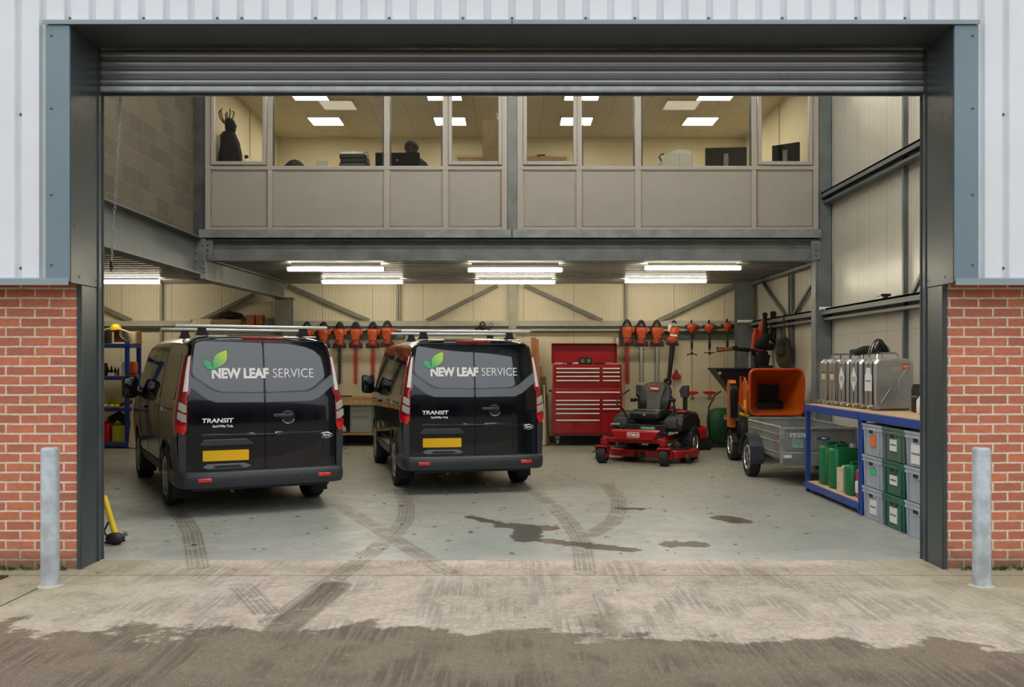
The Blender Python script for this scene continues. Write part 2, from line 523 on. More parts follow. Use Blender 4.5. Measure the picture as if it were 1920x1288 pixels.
spots2 = t.noise(t.vec(x * 1.2 + 9.0, y * .75, z), 7.5, 2, .4).step(.69, .72) * .9
wet = pud.max(spots.max(spots2 * .9))
c = t.mix(wet * .8, c, (.085, .075, .055))
dust = y.step(7.72, 8.05, 1.0, 0.0) * mid.step(.3, .6)
c = t.mix(dust * .6, c, (.50, .42, .36))
t.color(c)
t.rough((mid.step(.3, .7, .33, .52)) * (wet * -.6 + 1.0))
t.bump(fine * .3 + mid * .7, .12, .01)

# ---- concrete apron in front
t = mk('apron', rough=.8)
x, y, z = t.pos(); v = t.vec(x, y, z)
big = t.noise(v, .9, 5, .6, .8); mid = t.noise(v, 4.5, 6, .7, .8); fine = t.noise(v, 70, 4, .7); grit = t.noise(v, 130, 2)
fan = x / (y * -.10 + 3.2)
br = (t.noise(t.vec(x * 34.0, y * .9, z), 1.0, 4, .6)).step(.42, .62)
c = t.mix(big.step(.3, .7), (.50, .415, .325), (.70, .585, .48))
c = t.mix(mid.step(.42, .62) * .5, c, (.37, .295, .215))
mid2 = t.noise(t.vec(x * 1.6, y, z), 17, 5, .7)
c = t.mix(mid2.step(.48, .66) * .55, c, (.78, .68, .56))
c = t.mix(mid2.step(.44, .30) * .45, c, (.24, .20, .155))
brm = br * t.noise(t.vec(x * 1.3, y * .9, z), 2.2, 3).step(.42, .62)
c = t.mix(brm * .42, c, (.24, .19, .14))
side = (x.abs() + big * .9).step(2.6, 4.0) * (y + mid * .8).step(5.4, 7.2)
c = t.mix(side * .5, c, (.33, .32, .135))
edge = y * -1.0 + 5.72 + (x * -.07 - x.abs() * .03) + (t.noise(v, 1.7, 6, .62, .3) - .5) * 1.5 + (t.noise(v, 6.0, 6, .7) - .5) * .75
wetz = edge.step(-.05, .07)
xg = (x - .55).abs().step(.0, .22, 1.0, 0.0) * y.step(5.6, 6.9, 1.0, 0.0) * mid.step(.35, .5)
xg2 = seg_dist(x, y, (-1.40, 5.6), (-1.27, 6.9)).step(.09, .14, 1.0, 0.0) * mid.step(.30, .45)
wetz = wetz.max(xg * .8).max(xg2 * .85)
c = t.mix(wetz * .88, c, (.15, .106, .060))
c = t.mix(mid2.step(.5, .68) * wetz * .30, c, (.34, .27, .18))
c = t.mix(mid2.step(.45, .32) * wetz * .35, c, (.085, .062, .038))
c = t.mix(tracks(t, x, y, mid.step(.35, .5)) * .5, c, (.12, .095, .065))
c = t.mix(grit.step(.60, .68) * .6, c, (.66, .60, .48))
c = t.mix(grit.step(.40, .33) * .6, c, (.09, .072, .048))
fs = (fine - .5) * .9 + .5
c = t.mix(fs.step(.45, .8) * .22, c, (.60, .51, .38))
c = t.mix(brm * wetz * .45, c, (.09, .065, .04))
sp = t.noise(t.vec(x, y * .8, z), 9, 2).step(.72, .74) * .6
c = t.mix(sp, c, (.13, .115, .08))
j = seg_dist(x, y, (-3.37, 4.0), (-3.36, 6.93)).lt(.007).max(y.gt(7.215) * y.lt(7.225))
c = t.mix(j, c, (.03, .027, .02))
t.color(c)
t.rough(wetz.step(0, 1, .85, .62))
t.bump(fine * .7 + mid * .4 + brm * .8 + grit * .6 + mid2 * .5, .9, .014)

# ---- thin clear glass
def glass(name, tint, gloss=.06):
    m = bpy.data.materials.new(name); m.use_nodes = True; nt = m.node_tree; nt.nodes.clear()
    out = nt.nodes.new('ShaderNodeOutputMaterial'); mx = nt.nodes.new('ShaderNodeMixShader')
    tr = nt.nodes.new('ShaderNodeBsdfTransparent'); tr.inputs[0].default_value = (*tint, 1)
    gl = nt.nodes.new('ShaderNodeBsdfGlossy'); gl.inputs['Roughness'].default_value = .02
    fr = nt.nodes.new('ShaderNodeFresnel'); fr.inputs[0].default_value = 1.35
    nt.links.new(fr.outputs[0], mx.inputs[0]); nt.links.new(tr.outputs[0], mx.inputs[1]); nt.links.new(gl.outputs[0], mx.inputs[2])
    nt.links.new(mx.outputs[0], out.inputs[0]); M[name] = m
glass('glass', (.96, .96, .94))
# ================================================================== THE PLACE
FY, CY = 7.44, 7.27          # brick face and cladding face
XO = 3.34                    # half width of the door opening
BY = 19.1                    # back wall
XR = 4.77                    # right wall
MY = 14.3                    # front of the mezzanine

# ---- ground
struct(MB().box(-14, 14, -12, 7.215, -.25, 0).build('ground_apron', 'apron'))
struct(MB().box(-3.6, 3.6, 7.222, 7.78, -.25, .0).build('ground_threshold', 'apron'))
struct(MB().box(-14, -3.6, 7.222, 7.78, -.25, -.0).build('ground_verge', 'apron'))
struct(MB().box(3.6, 14, 7.222, 7.78, -.25, -.0).build('ground_verge', 'apron'))
struct(MB().box(-9.2, XR + .1, 7.783, BY + .1, -.25, .0).build('floor', 'floor_slab'))

# ---- brick piers
def brick_wall(sgn, name):
    b = MB()
    x0, x1 = sgn * (XO + .01), sgn * 12
    b.box(min(x0, x1), max(x0, x1), FY, FY + .28, -.05, 2.26)
    return struct(b.build(name, 'brick', bevel=.012, seg=3))
brick_wall(-1, 'wall_front_left'); brick_wall(1, 'wall_front_right')

# ---- ribbed cladding
def cladding(name, x0, x1, z0, z1, phase=0.0):
    P_ = .187; pts = []
    k0 = math.floor((x0 - phase) / P_) - 1
    xs = []
    k = k0
    while phase + k * P_ < x1 + P_:
        c = phase + k * P_
        for dx, dy in ((-.029, 0), (-.022, .042), (.022, .042), (.029, 0)):
            xs.append((c + dx, dy))
        k += 1
    # clip
    out = []
    def yat(x):
        for (a, ya), (b_, yb) in zip(xs, xs[1:]):
            if a <= x <= b_: return ya + (yb - ya) * (x - a) / (b_ - a)
        return 0
    out.append((x0, yat(x0))); out += [p for p in xs if x0 < p[0] < x1]; out.append((x1, yat(x1)))
    b = MB()
    fr = [(x, CY + dy) for x, dy in out] + [(x1, CY + .08), (x0, CY + .08)]
    b.prism(fr, 'xy', z0, z1)
    o = b.build(name, 'cladding', smooth=0)
    for p in o.data.polygons: p.use_smooth = False
    return struct(o)
cladding('wall_cladding_left', -12, -3.53, 2.225, 8.2, 0.0)
cladding('wall_cladding_right', 3.52, 12, 2.225, 8.2, 0.0)
cladding('wall_cladding_top', -3.53, 3.52, 4.19, 8.2, 0.0)
# cladding behind the outer trims
struct(MB().box(-12, -3.40, CY + .08, FY + .2, 2.262, 8.2).build('wall_lining_left', 'steel_dark'))
struct(MB().box(3.40, 12, CY + .08, FY + .2, 2.262, 8.2).build('wall_lining_right', 'steel_dark'))
struct(MB().box(-3.4, 3.4, CY + .085, CY + .5, 4.25, 8.2).build('wall_lining_top', 'steel_dark'))

def screws(parent, pts, r=.011):
    for x, z, y in pts:
        MB().lathe([(r, 0), (r, .004), (r * .55, .006), (r * .45, .010)], (x, y, z), (0, -1, 0), 10).build('screw', 'screw', parent)
for o_ in [q for q in bpy.data.objects if q.name.startswith('wall_cladding')]:
    if 'left' in o_.name: screws(o_, [(-3.74, z, CY + .04) for z in (3.49, 2.32)])
    elif 'right' in o_.name: screws(o_, [(3.74, z, CY + .04) for z in (3.49, 2.32)])
    else: screws(o_, [(.187 * k, 4.222, CY + .04) for k in (-18, -15, -12, -11, -8, -5, -2, 0, 3, 5, 8, 11, 14, 16)])
# trims round the door
for s_, nm in ((-1, 'trim_1'), (1, 'trim_2')):
    b = MB()
    xa, xb = s_ * XO, s_ * 3.52
    b.box(min(xa, xb), max(xa, xb), CY - .028, CY - .010, 2.215, 4.15)      # face plate
    o = struct(b.build(nm, 'trim_slate', bevel=.003))
    screws(o, [(s_ * 3.475, z, CY - .028) for z in (4.07, 3.52, 2.87, 2.34)])
    b = MB()                                                             # reveal plate, upper
    b.box(min(s_ * (XO - .004), s_ * (XO + .03)), max(s_ * (XO - .004), s_ * (XO + .03)), CY - .012, 7.80, 2.205, 4.17)
    o2 = struct(b.build('trim_3' if s_ < 0 else 'trim_4', 'jamb', bevel=.002))
    b = MB()                                                             # reveal plate, lower
    b.box(min(s_ * (XO - .002), s_ * (XO + .03)), max(s_ * (XO - .002), s_ * (XO + .03)), FY - .008, 7.80, .0, 2.2)
    b.box(min(s_ * (XO - .004), s_ * (XO - .012)), max(s_ * (XO - .004), s_ * (XO - .012)), FY - .012, FY + .002, .0, 2.2)
    o3 = struct(b.build('trim_5' if s_ < 0 else 'trim_6', 'jamb', bevel=.002))
    for zz, yy in ((3.6, 7.76), (2.95, 7.76), (2.26, 7.40), (2.26, 7.70)):
        MB().lathe([(.008, 0), (.008, .004), (.004, .007)], (s_ * (XO - .004), yy, zz), (-s_, 0, 0), 8).build('screw', 'screw', o2)
    # drip flashing over the brick
    b = MB()
    xa, xb = s_ * 3.30, s_ * 12
    prof = [(CY - .045, 2.185), (CY - .045, 2.232), (CY + .0, 2.245), (CY + .12, 2.245), (CY + .12, 2.237), (CY - .030, 2.229), (CY - .030, 2.185)]
    b.prism(prof, 'yz', min(s_ * 3.345, xb), max(s_ * 3.345, xb))
    struct(b.build('trim_7' if s_ < 0 else 'trim_8', 'trim_pale'))
    # shutter guide channel
    b = MB()
    g0, g1 = s_ * (XO - .001), s_ * (XO - .012)
    b.box(min(g0, g1), max(g0, g1), 7.73, 7.745, 0.0, 4.1); b.box(min(g0, g1), max(g0, g1), 7.82, 7.835, 0.0, 4.1)
    b.box(min(g0, s_ * (XO - .003)), max(g0, s_ * (XO - .003)), 7.745, 7.83, 0, 4.1)
    struct(b.build('trim_9' if s_ < 0 else 'trim_10', 'steel_dark', bevel=.002))
    # column behind the guide
    b = MB(); xa, xb = s_ * (XO + .13), s_ * (XO + .24)
    b.box(min(xa, xb), max(xa, xb), 7.862, 8.02, 0, 8.0)
    struct(b.build('steel_column', 'steel_dark', bevel=.003))
    # inner face of the front wall
    struct(MB().box(min(s_ * (XO + .24), s_ * (4.8 if s_ > 0 else 9.2)), max(s_ * (XO + .24), s_ * (4.8 if s_ > 0 else 9.2)), 7.75, 7.9, 0, 8.0).build('wall_inner_front', 'liner_back'))
# head: top flashing (in two lengths), soffit
for xa, xb in ((-3.535, -.004), (.004, 3.525)):
    b = MB(); prof = [(CY - .045, 4.150), (CY - .045, 4.180), (CY, 4.20), (CY + .1, 4.20), (CY + .1, 4.19), (CY - .035, 4.165), (CY - .035, 4.150)]
    b.prism(prof, 'yz', xa, xb); struct(b.build('trim_11' if xa < 0 else 'trim_12', 'trim_pale'))
struct(MB().box(-XO - .03, XO + .03, CY - .03, 7.95, 4.145, 4.18).build('trim_13', 'jamb', bevel=.002))
struct(MB().box(-XO - .3, XO + .3, 7.95, 8.3, 4.145, 8.0).build('wall_inner_head', 'steel_dark'))

# ---- roller shutter
door = struct(bpy.data.objects.new('door_1', None)); col.objects.link(door); door.location = (0, 7.78, 0)
door['label'] = 'galvanised roller shutter drawn up under the door head'
for k in range(5):
    zc = 4.135 - k * .0745 - .037; h = .0745
    prof = []
    for i in range(9):
        a = -PI / 2 + PI * i / 8
        prof.append((-.022 * math.cos(a) ** .8 if abs(math.cos(a)) > 1e-6 else 0, zc + h * .40 * math.sin(a)))
    prof = [(0.004, zc - h / 2)] + prof + [(0.004, zc + h / 2), (.018, zc + h / 2), (.018, zc - h / 2)]
    MB().prism(prof, 'yz', -XO + .012, XO - .012).build('slat', 'shutter', door, smooth=50)
b = MB(); b.box(-XO + .012, XO - .012, -.028, .028, 3.785, 3.835)
b.box(-XO + .012, XO - .012, -.034, -.026, 3.790, 3.80)
b.build('bottom_rail', 'shutter_rail', door, bevel=.004)
MB().box(-XO + .014, XO - .014, -.020, .020, 3.765, 3.785).build('rubber_seal', 'rubber', door, bevel=.003)
MB().cyl((-XO + .02, .17, 4.30), (XO - .02, .17, 4.30), .13, n=32).build('roller_barrel', 'shutter', door)

# ---- walls, deck, ceilings
struct(MB().box(-9.2, XR + .1, BY, BY + .1, 0, 8.0).build('wall_back', 'liner_back'))
struct(MB().box(XR, XR + .1, 7.9, BY, 0, 8.0).build('wall_right', 'liner_side'))
struct(MB().box(-9.3, -9.2, 7.7, BY + .1, 0, 8.0).build('wall_left', 'liner_back'))
struct(MB().box(-4.95, -4.75, 7.9, MY, 3.47, 8.0).build('wall_block', 'block'))
struct(MB().box(-9.3, XR + .1, 7.3, BY + .1, 8.0, 8.1).build('roof', 'steel_dark'))

def deck(name, x0, x1, y0, y1, z):
    prof = []; p = .30; y = y0
    while y < y1 - 1e-6:
        prof += [(y, z + .09), (y + .13, z + .09), (y + .155, z), (y + .275, z)]
        y += p
    prof = [(a, c) for a, c in prof if a <= y1] + [(y1, z + .09), (y1, z + .16), (y0, z + .16)]
    o = MB().prism(prof, 'yz', x0, x1).build(name, 'deck', smooth=0)
    for f in o.data.polygons: f.use_smooth = False
    return struct(o)
mk('deck', (.19, .19, .17), .35, metal=.35, mott=(.15, 2))
deck('ceiling_deck', -4.6, 4.7, 14.45, BY, 3.16)
deck('ceiling_deck_left', -9.2, -4.85, 8.0, BY, 3.16)

def ibeam(name, p0, p1, h, w, tf=.018, tw=.012, mat='beam_grey', pos_z='top'):
    """I-section beam; p0,p1 give the top centre line"""
    p0 = Vector(p0); p1 = Vector(p1); d = (p1 - p0).normalized(); sdir = Vector((d.y, -d.x, 0))
    pr = [(-w/2, 0), (w/2, 0), (w/2, -tf), (tw/2, -tf), (tw/2, -h+tf), (w/2, -h+tf), (w/2, -h), (-w/2, -h), (-w/2, -h+tf), (-tw/2, -h+tf), (-tw/2, -tf), (-w/2, -tf)]
    f = lambda p: [p + sdir * a + Vector((0, 0, c)) for a, c in pr]
    o = MB().loft([f(p0), f(p1)]).build(name, mat, smooth=0)
    for q in o.data.polygons: q.use_smooth = False
    return struct(o)
def hcol(name, cx, cy, w, d, z0, z1, mat='beam_grey', along='y'):
    """H-section column, flanges facing y (or x)"""
    t, tw = .016, .012
    pr = [(-w/2, -d/2), (w/2, -d/2), (w/2, -d/2+t), (tw/2, -d/2+t), (tw/2, d/2-t), (w/2, d/2-t), (w/2, d/2), (-w/2, d/2), (-w/2, d/2-t), (-tw/2, d/2-t), (-tw/2, -d/2+t), (-w/2, -d/2+t)]
    if along == 'x': pr = [(q, p) for p, q in pr]
    o = MB().prism([(cx + a, cy + c) for a, c in pr], 'xy', z0, z1).build(name, mat, smooth=0)
    for q in o.data.polygons: q.use_smooth = False
    return struct(o)
def bolts(parent, pts, d, r=.016, m='galv'):
    for p in pts:
        MB().lathe([(r * 1.5, 0), (r * 1.5, .003), (r, .003), (r, .014), (r * .5, .014), (r * .5, .022)], p, d, 6).build('bolt', m, parent)

# main mezzanine beam and the edge channel above
bm_ = ibeam('steel_beam', (-4.62, MY + .09, 3.44), (4.58, MY + .09, 3.44), .32, .18)
for s_ in (-1, 1):
    pl = MB().box(min(s_ * 4.46, s_ * 4.60), max(s_ * 4.46, s_ * 4.60), MY - .006, MY + .07, 3.14, 3.42).build('end_plate', 'beam_grey', bm_, bevel=.003)
    for dz in (0, 1, 2):
        MB().lathe([(.022, 0), (.022, .004), (.014, .004), (.014, .016)], (s_ * 4.53, MY - .006, 3.20 + dz * .08), (0, -1, 0), 6).build('bolt', 'steel_grey', bm_)
for xa, xb in ((-4.66, -.005), (.005, 4.60)):
    b = MB(); b.box(xa, xb, MY - .035, MY + .12, 3.462, 3.58); b.box(xa, xb, MY - .045, MY - .03, 3.455, 3.475)
    struct(b.build('edge_beam', 'galv_edge' if 'galv_edge' in M else 'beam_grey', bevel=.004))
# left side beams and stiffener
lb = ibeam('steel_beam', (-4.72, 7.95, 3.46), (-4.72, MY - .02, 3.46), .55, .24)
MB().box(-4.80, -4.55, MY - .05, MY + .0, 2.93, 3.44).build('end_plate', 'beam_grey', lb, bevel=.003)
bolts(lb, [(-4.68 + .10 * i, MY - .05, 3.02 + .11 * j) for i in range(2) for j in range(4)], (0, -1, 0), .012)
ibeam('steel_beam', (-4.66, MY + .02, 3.16), (-4.42, 18.6, 3.16), .32, .20)
ibeam('steel_beam', (4.66, MY + .2, 3.22), (4.66, BY, 3.22), .12, .12)
# columns
hcol('steel_column', -4.665, MY + .10, .17, .20, 3.46, 6.5, 'steel_dark')
hcol('steel_column', 0.008, MY + .06, .145, .14, 3.585, 6.5, 'beam_grey')
c4 = hcol('steel_column', 4.655, MY + .12, .20, .24, 0, 6.5, 'steel_grey')
struct(MB().box(4.525, 4.555, MY + .02, MY + .22, 0, 3.12).build('trim_14', 'beam_grey', bevel=.003))
hcol('steel_column', -4.44, 18.70, .30, .24, 0, 2.84, 'brace_grey')
struct(MB().box(-4.62, -4.26, 18.56, 18.84, 2.84, 2.87).build('trim_15', 'beam_grey', bevel=.003))
hcol('steel_column', 4.52, 18.72, .30, .26, 0, 3.2, 'steel_grey')
hcol('steel_column', .01, BY - .09, .15, .16, 0, 3.16, 'post_pale')

# ---- rails, posts and braces on the walls
def Xb(px): return (px - 960) / 94.24
def Zb(py): return 1.6 + (680 - py) / 94.24
def wrail(name, x0, x1, z0, z1, y0, y1, m='galv'):
    return struct(MB().box(x0, x1, y0, y1, z0, z1).build(name, m, bevel=.003))
wrail('rail_beam', -9.2, 4.4, Zb(612), Zb(602), BY - .14, BY, 'rail_pale')
wrail('rail_beam', -9.2, 4.4, Zb(616), Zb(612) - .004, BY - .12, BY - .02, 'steel_dark')
wrail('rail_beam', -4.25, 4.4, Zb(621), Zb(617), BY - .16, BY - .02, 'rail_pale')
for px, w in ((305, .05), (746, .045), (750.5, .03), (1174, .05)):
    struct(MB().box(Xb(px) - w / 2, Xb(px) + w / 2, BY - .10, BY - .001, Zb(602) if px > 400 else 0, 3.16).build('wall_post_beam', 'post_pale', bevel=.003))
for x0, y0, x1, y1 in ((186, 572, 250, 602), (480, 552, 378, 602), (541, 536, 694, 602), (933, 536, 800, 602), (984, 536, 1128, 602), (1380, 533, 1232, 602)):
    b = MB(); p0 = (Xb(x0), BY - .09, Zb(y0)); p1 = (Xb(x1), BY - .09, Zb(y1))
    b.bar(p0, p1, .012, .085, (0, 0, 1)); b.bar((p0[0], p0[1] - .03, p0[2] - .035), (p1[0], p1[1] - .03, p1[2] - .035), .06, .008)
    struct(b.build('brace_beam', 'brace_grey'))
# right wall: rails, posts, braces (positions along Y)
for z0, z1, ya, yb in ((2.26, 2.40, 7.9, MY), (2.26, 2.40, MY + .25, BY), (4.0, 4.13, 7.9, MY)):
    b = MB(); b.box(XR - .17, XR, ya, yb, z1 - .03, z1); b.box(XR - .17, XR - .155, ya, yb, z0 + .05, z1); b.box(XR - .13, XR, ya, yb, z0 - .03, z0 + .01)
    struct(b.build('rail_beam', 'steel_grey', bevel=.003))
for yy, z0, z1 in ((11.55, 0, 8.0), (16.2, 0, 3.16), (16.35, 0, 3.16)):
    struct(MB().box(XR - .06, XR - .001, yy, yy + .05, z0, z1).build('wall_post_beam', 'steel_grey', bevel=.003))
for (ya, za), (yb, zb) in (((18.2, 3.15), (16.6, 2.42)), ((14.75, 3.0), (16.05, 2.42)), ((10.2, 3.3), (11.3, 2.42)), ((15.2, .4), (16.9, 2.2))):
    struct(MB().bar((XR - .05, ya, za), (XR - .05, yb, zb), .04, .05).build('brace_beam', 'steel_grey'))
# bright pipe stubs in front of the columns
struct(MB().cyl(P(1537, 578.5, 14.10), P(1572, 578.5, 14.10), .024).build('pipe_trim_1', 'white_paint'))
struct(MB().cyl(P(1383, 602.5, 18.45), P(1412, 602.5, 18.45), .028).build('pipe_trim_2', 'white_paint'))
# tool mounting boards on the back wall
mk('board_green', (.12, .15, .12), .5, mott=(.1, 6))
tag(MB().box(Xb(1160), Xb(1374), BY - .05, BY, Zb(636), Zb(624)).build('mounting_board', 'board_green', bevel=.004),
    'long dark green mounting board on the wall behind the trimmer and blower row', 'board')
tag(MB().box(Xb(560), Xb(760), BY - .05, BY, Zb(636), Zb(626)).build('mounting_board', 'board_green', bevel=.004),
    'mounting board on the wall behind the hedge trimmers above the black vans', 'board')
# dark skirting
struct(MB().box(-4.2, 4.3, BY - .03, BY, 0, .14).build('baseboard_back', 'steel_dark'))

# ---- upstairs office
struct(MB().box(-4.75, 4.7, MY + .12, BY, 3.50, 3.60).build('floor_office', 'office_floor'))
struct(MB().box(-4.75, 4.75, MY + .12, BY, 6.05, 6.10).build('ceiling_office', 'ceiling_tile'))
struct(MB().box(-4.75, 4.75, BY - .12, BY - .02, 3.6, 6.05).build('wall_office_back', 'plaster'))
struct(MB().box(-4.70, -4.62, MY + .2, BY - .12, 3.6, 6.05).build('wall_office_left', 'plaster'))
struct(MB().box(4.60, 4.68, MY + .28, BY - .12, 3.6, 6.05).build('wall_office_right', 'plaster'))
SM = 1800 / MY
def Xm(px): return (px - 960) / SM
def Zm(py): return 1.6 + (680 - py) / SM
def office_window(name, ox0, ox1, posts, panes, panels, label):
    root = struct(bpy.data.objects.new(name, None)); col.objects.link(root); root['label'] = label
    top = 6.02
    b = MB(); y0, y1 = MY - .03, MY + .05
    b.box(Xm(ox0), Xm(ox1), y0 + .01, y1, Zm(432), Zm(425.5))                       # bottom member
    b.box(Xm(ox0), Xm(ox1), y0, y1, Zm(319), Zm(311.5))                         # transom
    b.box(Xm(ox0), Xm(ox1), y0, y1, top, top + .06)
    for a, c in posts: b.box(Xm(a), Xm(c), y0 + .004, y1, Zm(431), top)
    b.build('window_frame', 'upvc', root, bevel=.006)
    for a, c, opening in panes:
        if opening:
            f = MB(); w = .055; A, C, z0, z1 = Xm(a) - w, Xm(c) + w, Zm(303.5) - w, top - .02
            yy0, yy1 = MY - .055, MY + .02
            f.box(A, A + w, yy0, yy1, z0, z1); f.box(C - w, C, yy0, yy1, z0, z1)
            f.box(A + w, C - w, yy0, yy1, z0, z0 + w); f.box(A + w, C - w, yy0, yy1, z1 - w, z1)
            s_ = f.build('sash', 'upvc', root, bevel=.007)
            MB().box(A + w, C - w, MY - .012, MY - .006, z0 + w, z1 - w).build('pane', 'glass', s_)
        else:
            MB().box(Xm(a) - .01, Xm(c) + .01, MY + .0, MY + .006, Zm(311.5), top).build('pane', 'glass', root)
            g = MB(); g.box(Xm(a), Xm(a) + .012, MY - .026, MY + .02, Zm(311.5), top); g.box(Xm(c) - .012, Xm(c), MY - .026, MY + .02, Zm(311.5), top)
            g.build('glazing_bead', 'dark_grey', root)
    for a, c in panels:
        f = MB(); f.box(Xm(a), Xm(c), MY - .012, MY + .02, Zm(425), Zm(319.5))
        pn = f.build('infill_panel', 'upvc_panel', root)
        g = MB(); w = .010
        A, C, z0, z1 = Xm(a), Xm(c), Zm(425), Zm(319.5)
        g.box(A, A + w, MY - .024, MY - .008, z0, z1); g.box(C - w, C, MY - .024, MY - .008, z0, z1); g.box(A, C, MY - .024, MY - .008, z0, z0 + w); g.box(A, C, MY - .024, MY - .008, z1 - w, z1)
        g.build('panel_bead', 'upvc_bead', pn)
mk('upvc_bead', (.27, .245, .20), .5)
office_window('window_1', 385, 951, [(385, 396), (502, 512), (720, 731), (830, 841), (940, 951)],
              [(404, 493.5, 1), (513, 719, 0), (732, 829, 0), (848, 934.5, 1)], [(397, 501), (512, 720), (731, 830), (842, 939)],
              'pale framed office window run left of the middle column')
office_window('window_2', 970, 1534, [(970, 981), (1080, 1091), (1190, 1202), (1408, 1418), (1524, 1534)],
              [(988, 1074.5, 1), (1092, 1189, 0), (1203, 1407, 0), (1427, 1515, 1)], [(982, 1079), (1091, 1190), (1202, 1408), (1419, 1523)],
              'pale framed office window run right of the middle column')
# office doors
for px0, px1, nm in ((852, 948, 'door_2'), (996, 1068, 'door_3')):
    sx = 94.8; y = BY - .13
    x0 = (px0 - 960) / sx; x1 = (px1 - 960) / sx; zt = 1.6 + (680 - 290) / sx
    r_ = struct(MB().box(x0 + .06, x1 - .06, y - .01, y, 3.6, zt - .06).build(nm, 'tan_wood', bevel=.003))
    f = MB(); f.box(x0, x0 + .06, y - .03, y, 3.6, zt); f.box(x1 - .06, x1, y - .03, y, 3.6, zt); f.box(x0 + .06, x1 - .06, y - .03, y, zt - .06, zt)
    f.build('door_frame', 'cream', r_, bevel=.004)
# vertical wall joint strips
struct(MB().box(-4.617, -4.607, 16.9, 16.93, 3.6, 6.05).build('trim_16', 'cream'))
struct(MB().box(4.588, 4.598, 16.5, 16.53, 3.6, 6.05).build('trim_17', 'cream'))

# ---- lamps
def tube_lamp(px0, px1, py, Y, label, z=None):
    x0 = (px0 - 960) * Y / 1800; x1 = (px1 - 960) * Y / 1800; z = 1.6 - (py - 680) * Y / 1800
    cx = (x0 + x1) / 2; L = x1 - x0
    t = thing('tube_light', label, 'ceiling light', (cx, Y, z), group='fluorescent tube lights under the mezzanine deck')
    MB().rbox((0, 0, 0), (L - .06, .10, .062), .026, axis='x').build('diffuser', 'tube_glow', t)
    for s_ in (-1, 1): MB().rbox((s_ * (L / 2 - .015), 0, 0), (.03, .108, .068), .028, axis='x').build('end_cap', 'white_paint', t)
    MB().box(-L / 2 + .08, L / 2 - .08, -.018, .018, .03, max(.055, 3.16 - z)).build('batten', 'dark_grey', t)
    return t
L_ = 'glowing fluorescent tube light under the deck, '
tube_lamp(537, 723, 504.5, 15.0, L_ + 'left of the three in the front row')
tube_lamp(875, 1057, 506, 15.0, L_ + 'middle of the three in the front row')
tube_lamp(1205, 1391, 502.5, 15.0, L_ + 'right of the three in the front row')
tube_lamp(602, 758, 528.5, 17.7, L_ + 'left of the three in the rear row')
tube_lamp(889, 1043, 529, 17.7, L_ + 'middle of the three in the rear row')
tube_lamp(1169, 1326, 527, 17.7, L_ + 'right of the three in the rear row')
tube_lamp(150, 304, 528.5, 17.7, 'glowing fluorescent tube light above the blue shelving by the left jamb')
def panel_lamp(x, y, label, mat='panel_glow', d=.6, w=.6):
    t = thing('ceiling_panel_light', label, 'ceiling light', (x, y, 6.05), group='square ceiling panels of the office')
    MB().box(-w/2 + .02, w/2 - .02, -d/2 + .02, d/2 - .02, -.012, -.002).build('diffuser', mat, t)
    f = MB()
    for a in ((-w/2, w/2, -d/2, -d/2 + .02), (-w/2, w/2, d/2 - .02, d/2), (-w/2, -w/2 + .02, -d/2, d/2), (w/2 - .02, w/2, -d/2, d/2)): f.box(*a, -.018, 0)
    f.build('frame', 'white_paint', t)
for px0, px1, lab in ((577, 642, 'bright square ceiling panel light left of the middle in the office window run, rear row'), (815, 872, 'bright square ceiling panel light behind the right mullion of the left office windows'),
                      (1052, 1110, 'bright square ceiling panel light behind the first mullion of the right office windows'), (1283, 1346, 'bright square ceiling panel light above the big black monitor, rear row')):
    xx = ((px0 + px1) / 2 - 960) / 102.5 * (1.0)
    panel_lamp(xx, 17.65, lab)
for px0, px1, lab in ((541, 603, 'bright square ceiling panel light at the top edge of the widest left pane'), (800, 860, 'bright square panel light at the top edge behind the right mullion of the left windows'),
                      (1063, 1125, 'bright square ceiling panel light at the top edge behind the first right mullion'), (1320, 1382, 'bright square ceiling panel light at the top edge of the widest right pane')):
    panel_lamp(((px0 + px1) / 2 - 960) / 115, 15.95, lab)
panel_lamp(-3.0, 16.55, 'dim square ceiling panel beside the bright light, left office window', 'panel_dim', .62)
panel_lamp(2.92, 16.55, 'dim square ceiling panel beside the bright light, right office window', 'panel_dim', .62)

# the plain dark building across the yard (outside the frame, seen only as reflections)
ob = MB(); ob.box(-60, 60, -34, -28, 0, 7.5); 
for k in range(9): ob.box(-50 + k * 12, -44 + k * 12, -28.3, -28, 0, 4.5)
struct(ob.build('wall_opposite', 'opposite'))
struct(MB().box(-60, 60, -28, -12, -.25, -.01).build('ground_yard', 'yard'))
for s_ in (-1, 1): struct(MB().box(min(s_*14, s_*60), max(s_*14, s_*60), -12, 7.44, -.25, -.01).build('ground_yard', 'yard'))
# unseen front-bay lights behind the door head, added to brighten bay and van rears
for i, xx in enumerate((-2.6, 0.0, 2.6)):
  for yy, rw in ((11.0, 'rear'), (8.9, 'front')):
    t = thing('tube_light', 'added unseen tube light high in the front bay, %s of three, %s row' % (('left', 'middle', 'right')[i], rw), 'ceiling light', (xx, yy, 7.45), group='added tube lights of the front bay')
    MB().rbox((0, 0, 0), (1.5, .16, .08), .03, axis='x').build('diffuser', 'tube_added', t)
    MB().box(-.7, .7, -.06, .06, .04, .6).build('batten', 'white_paint', t)

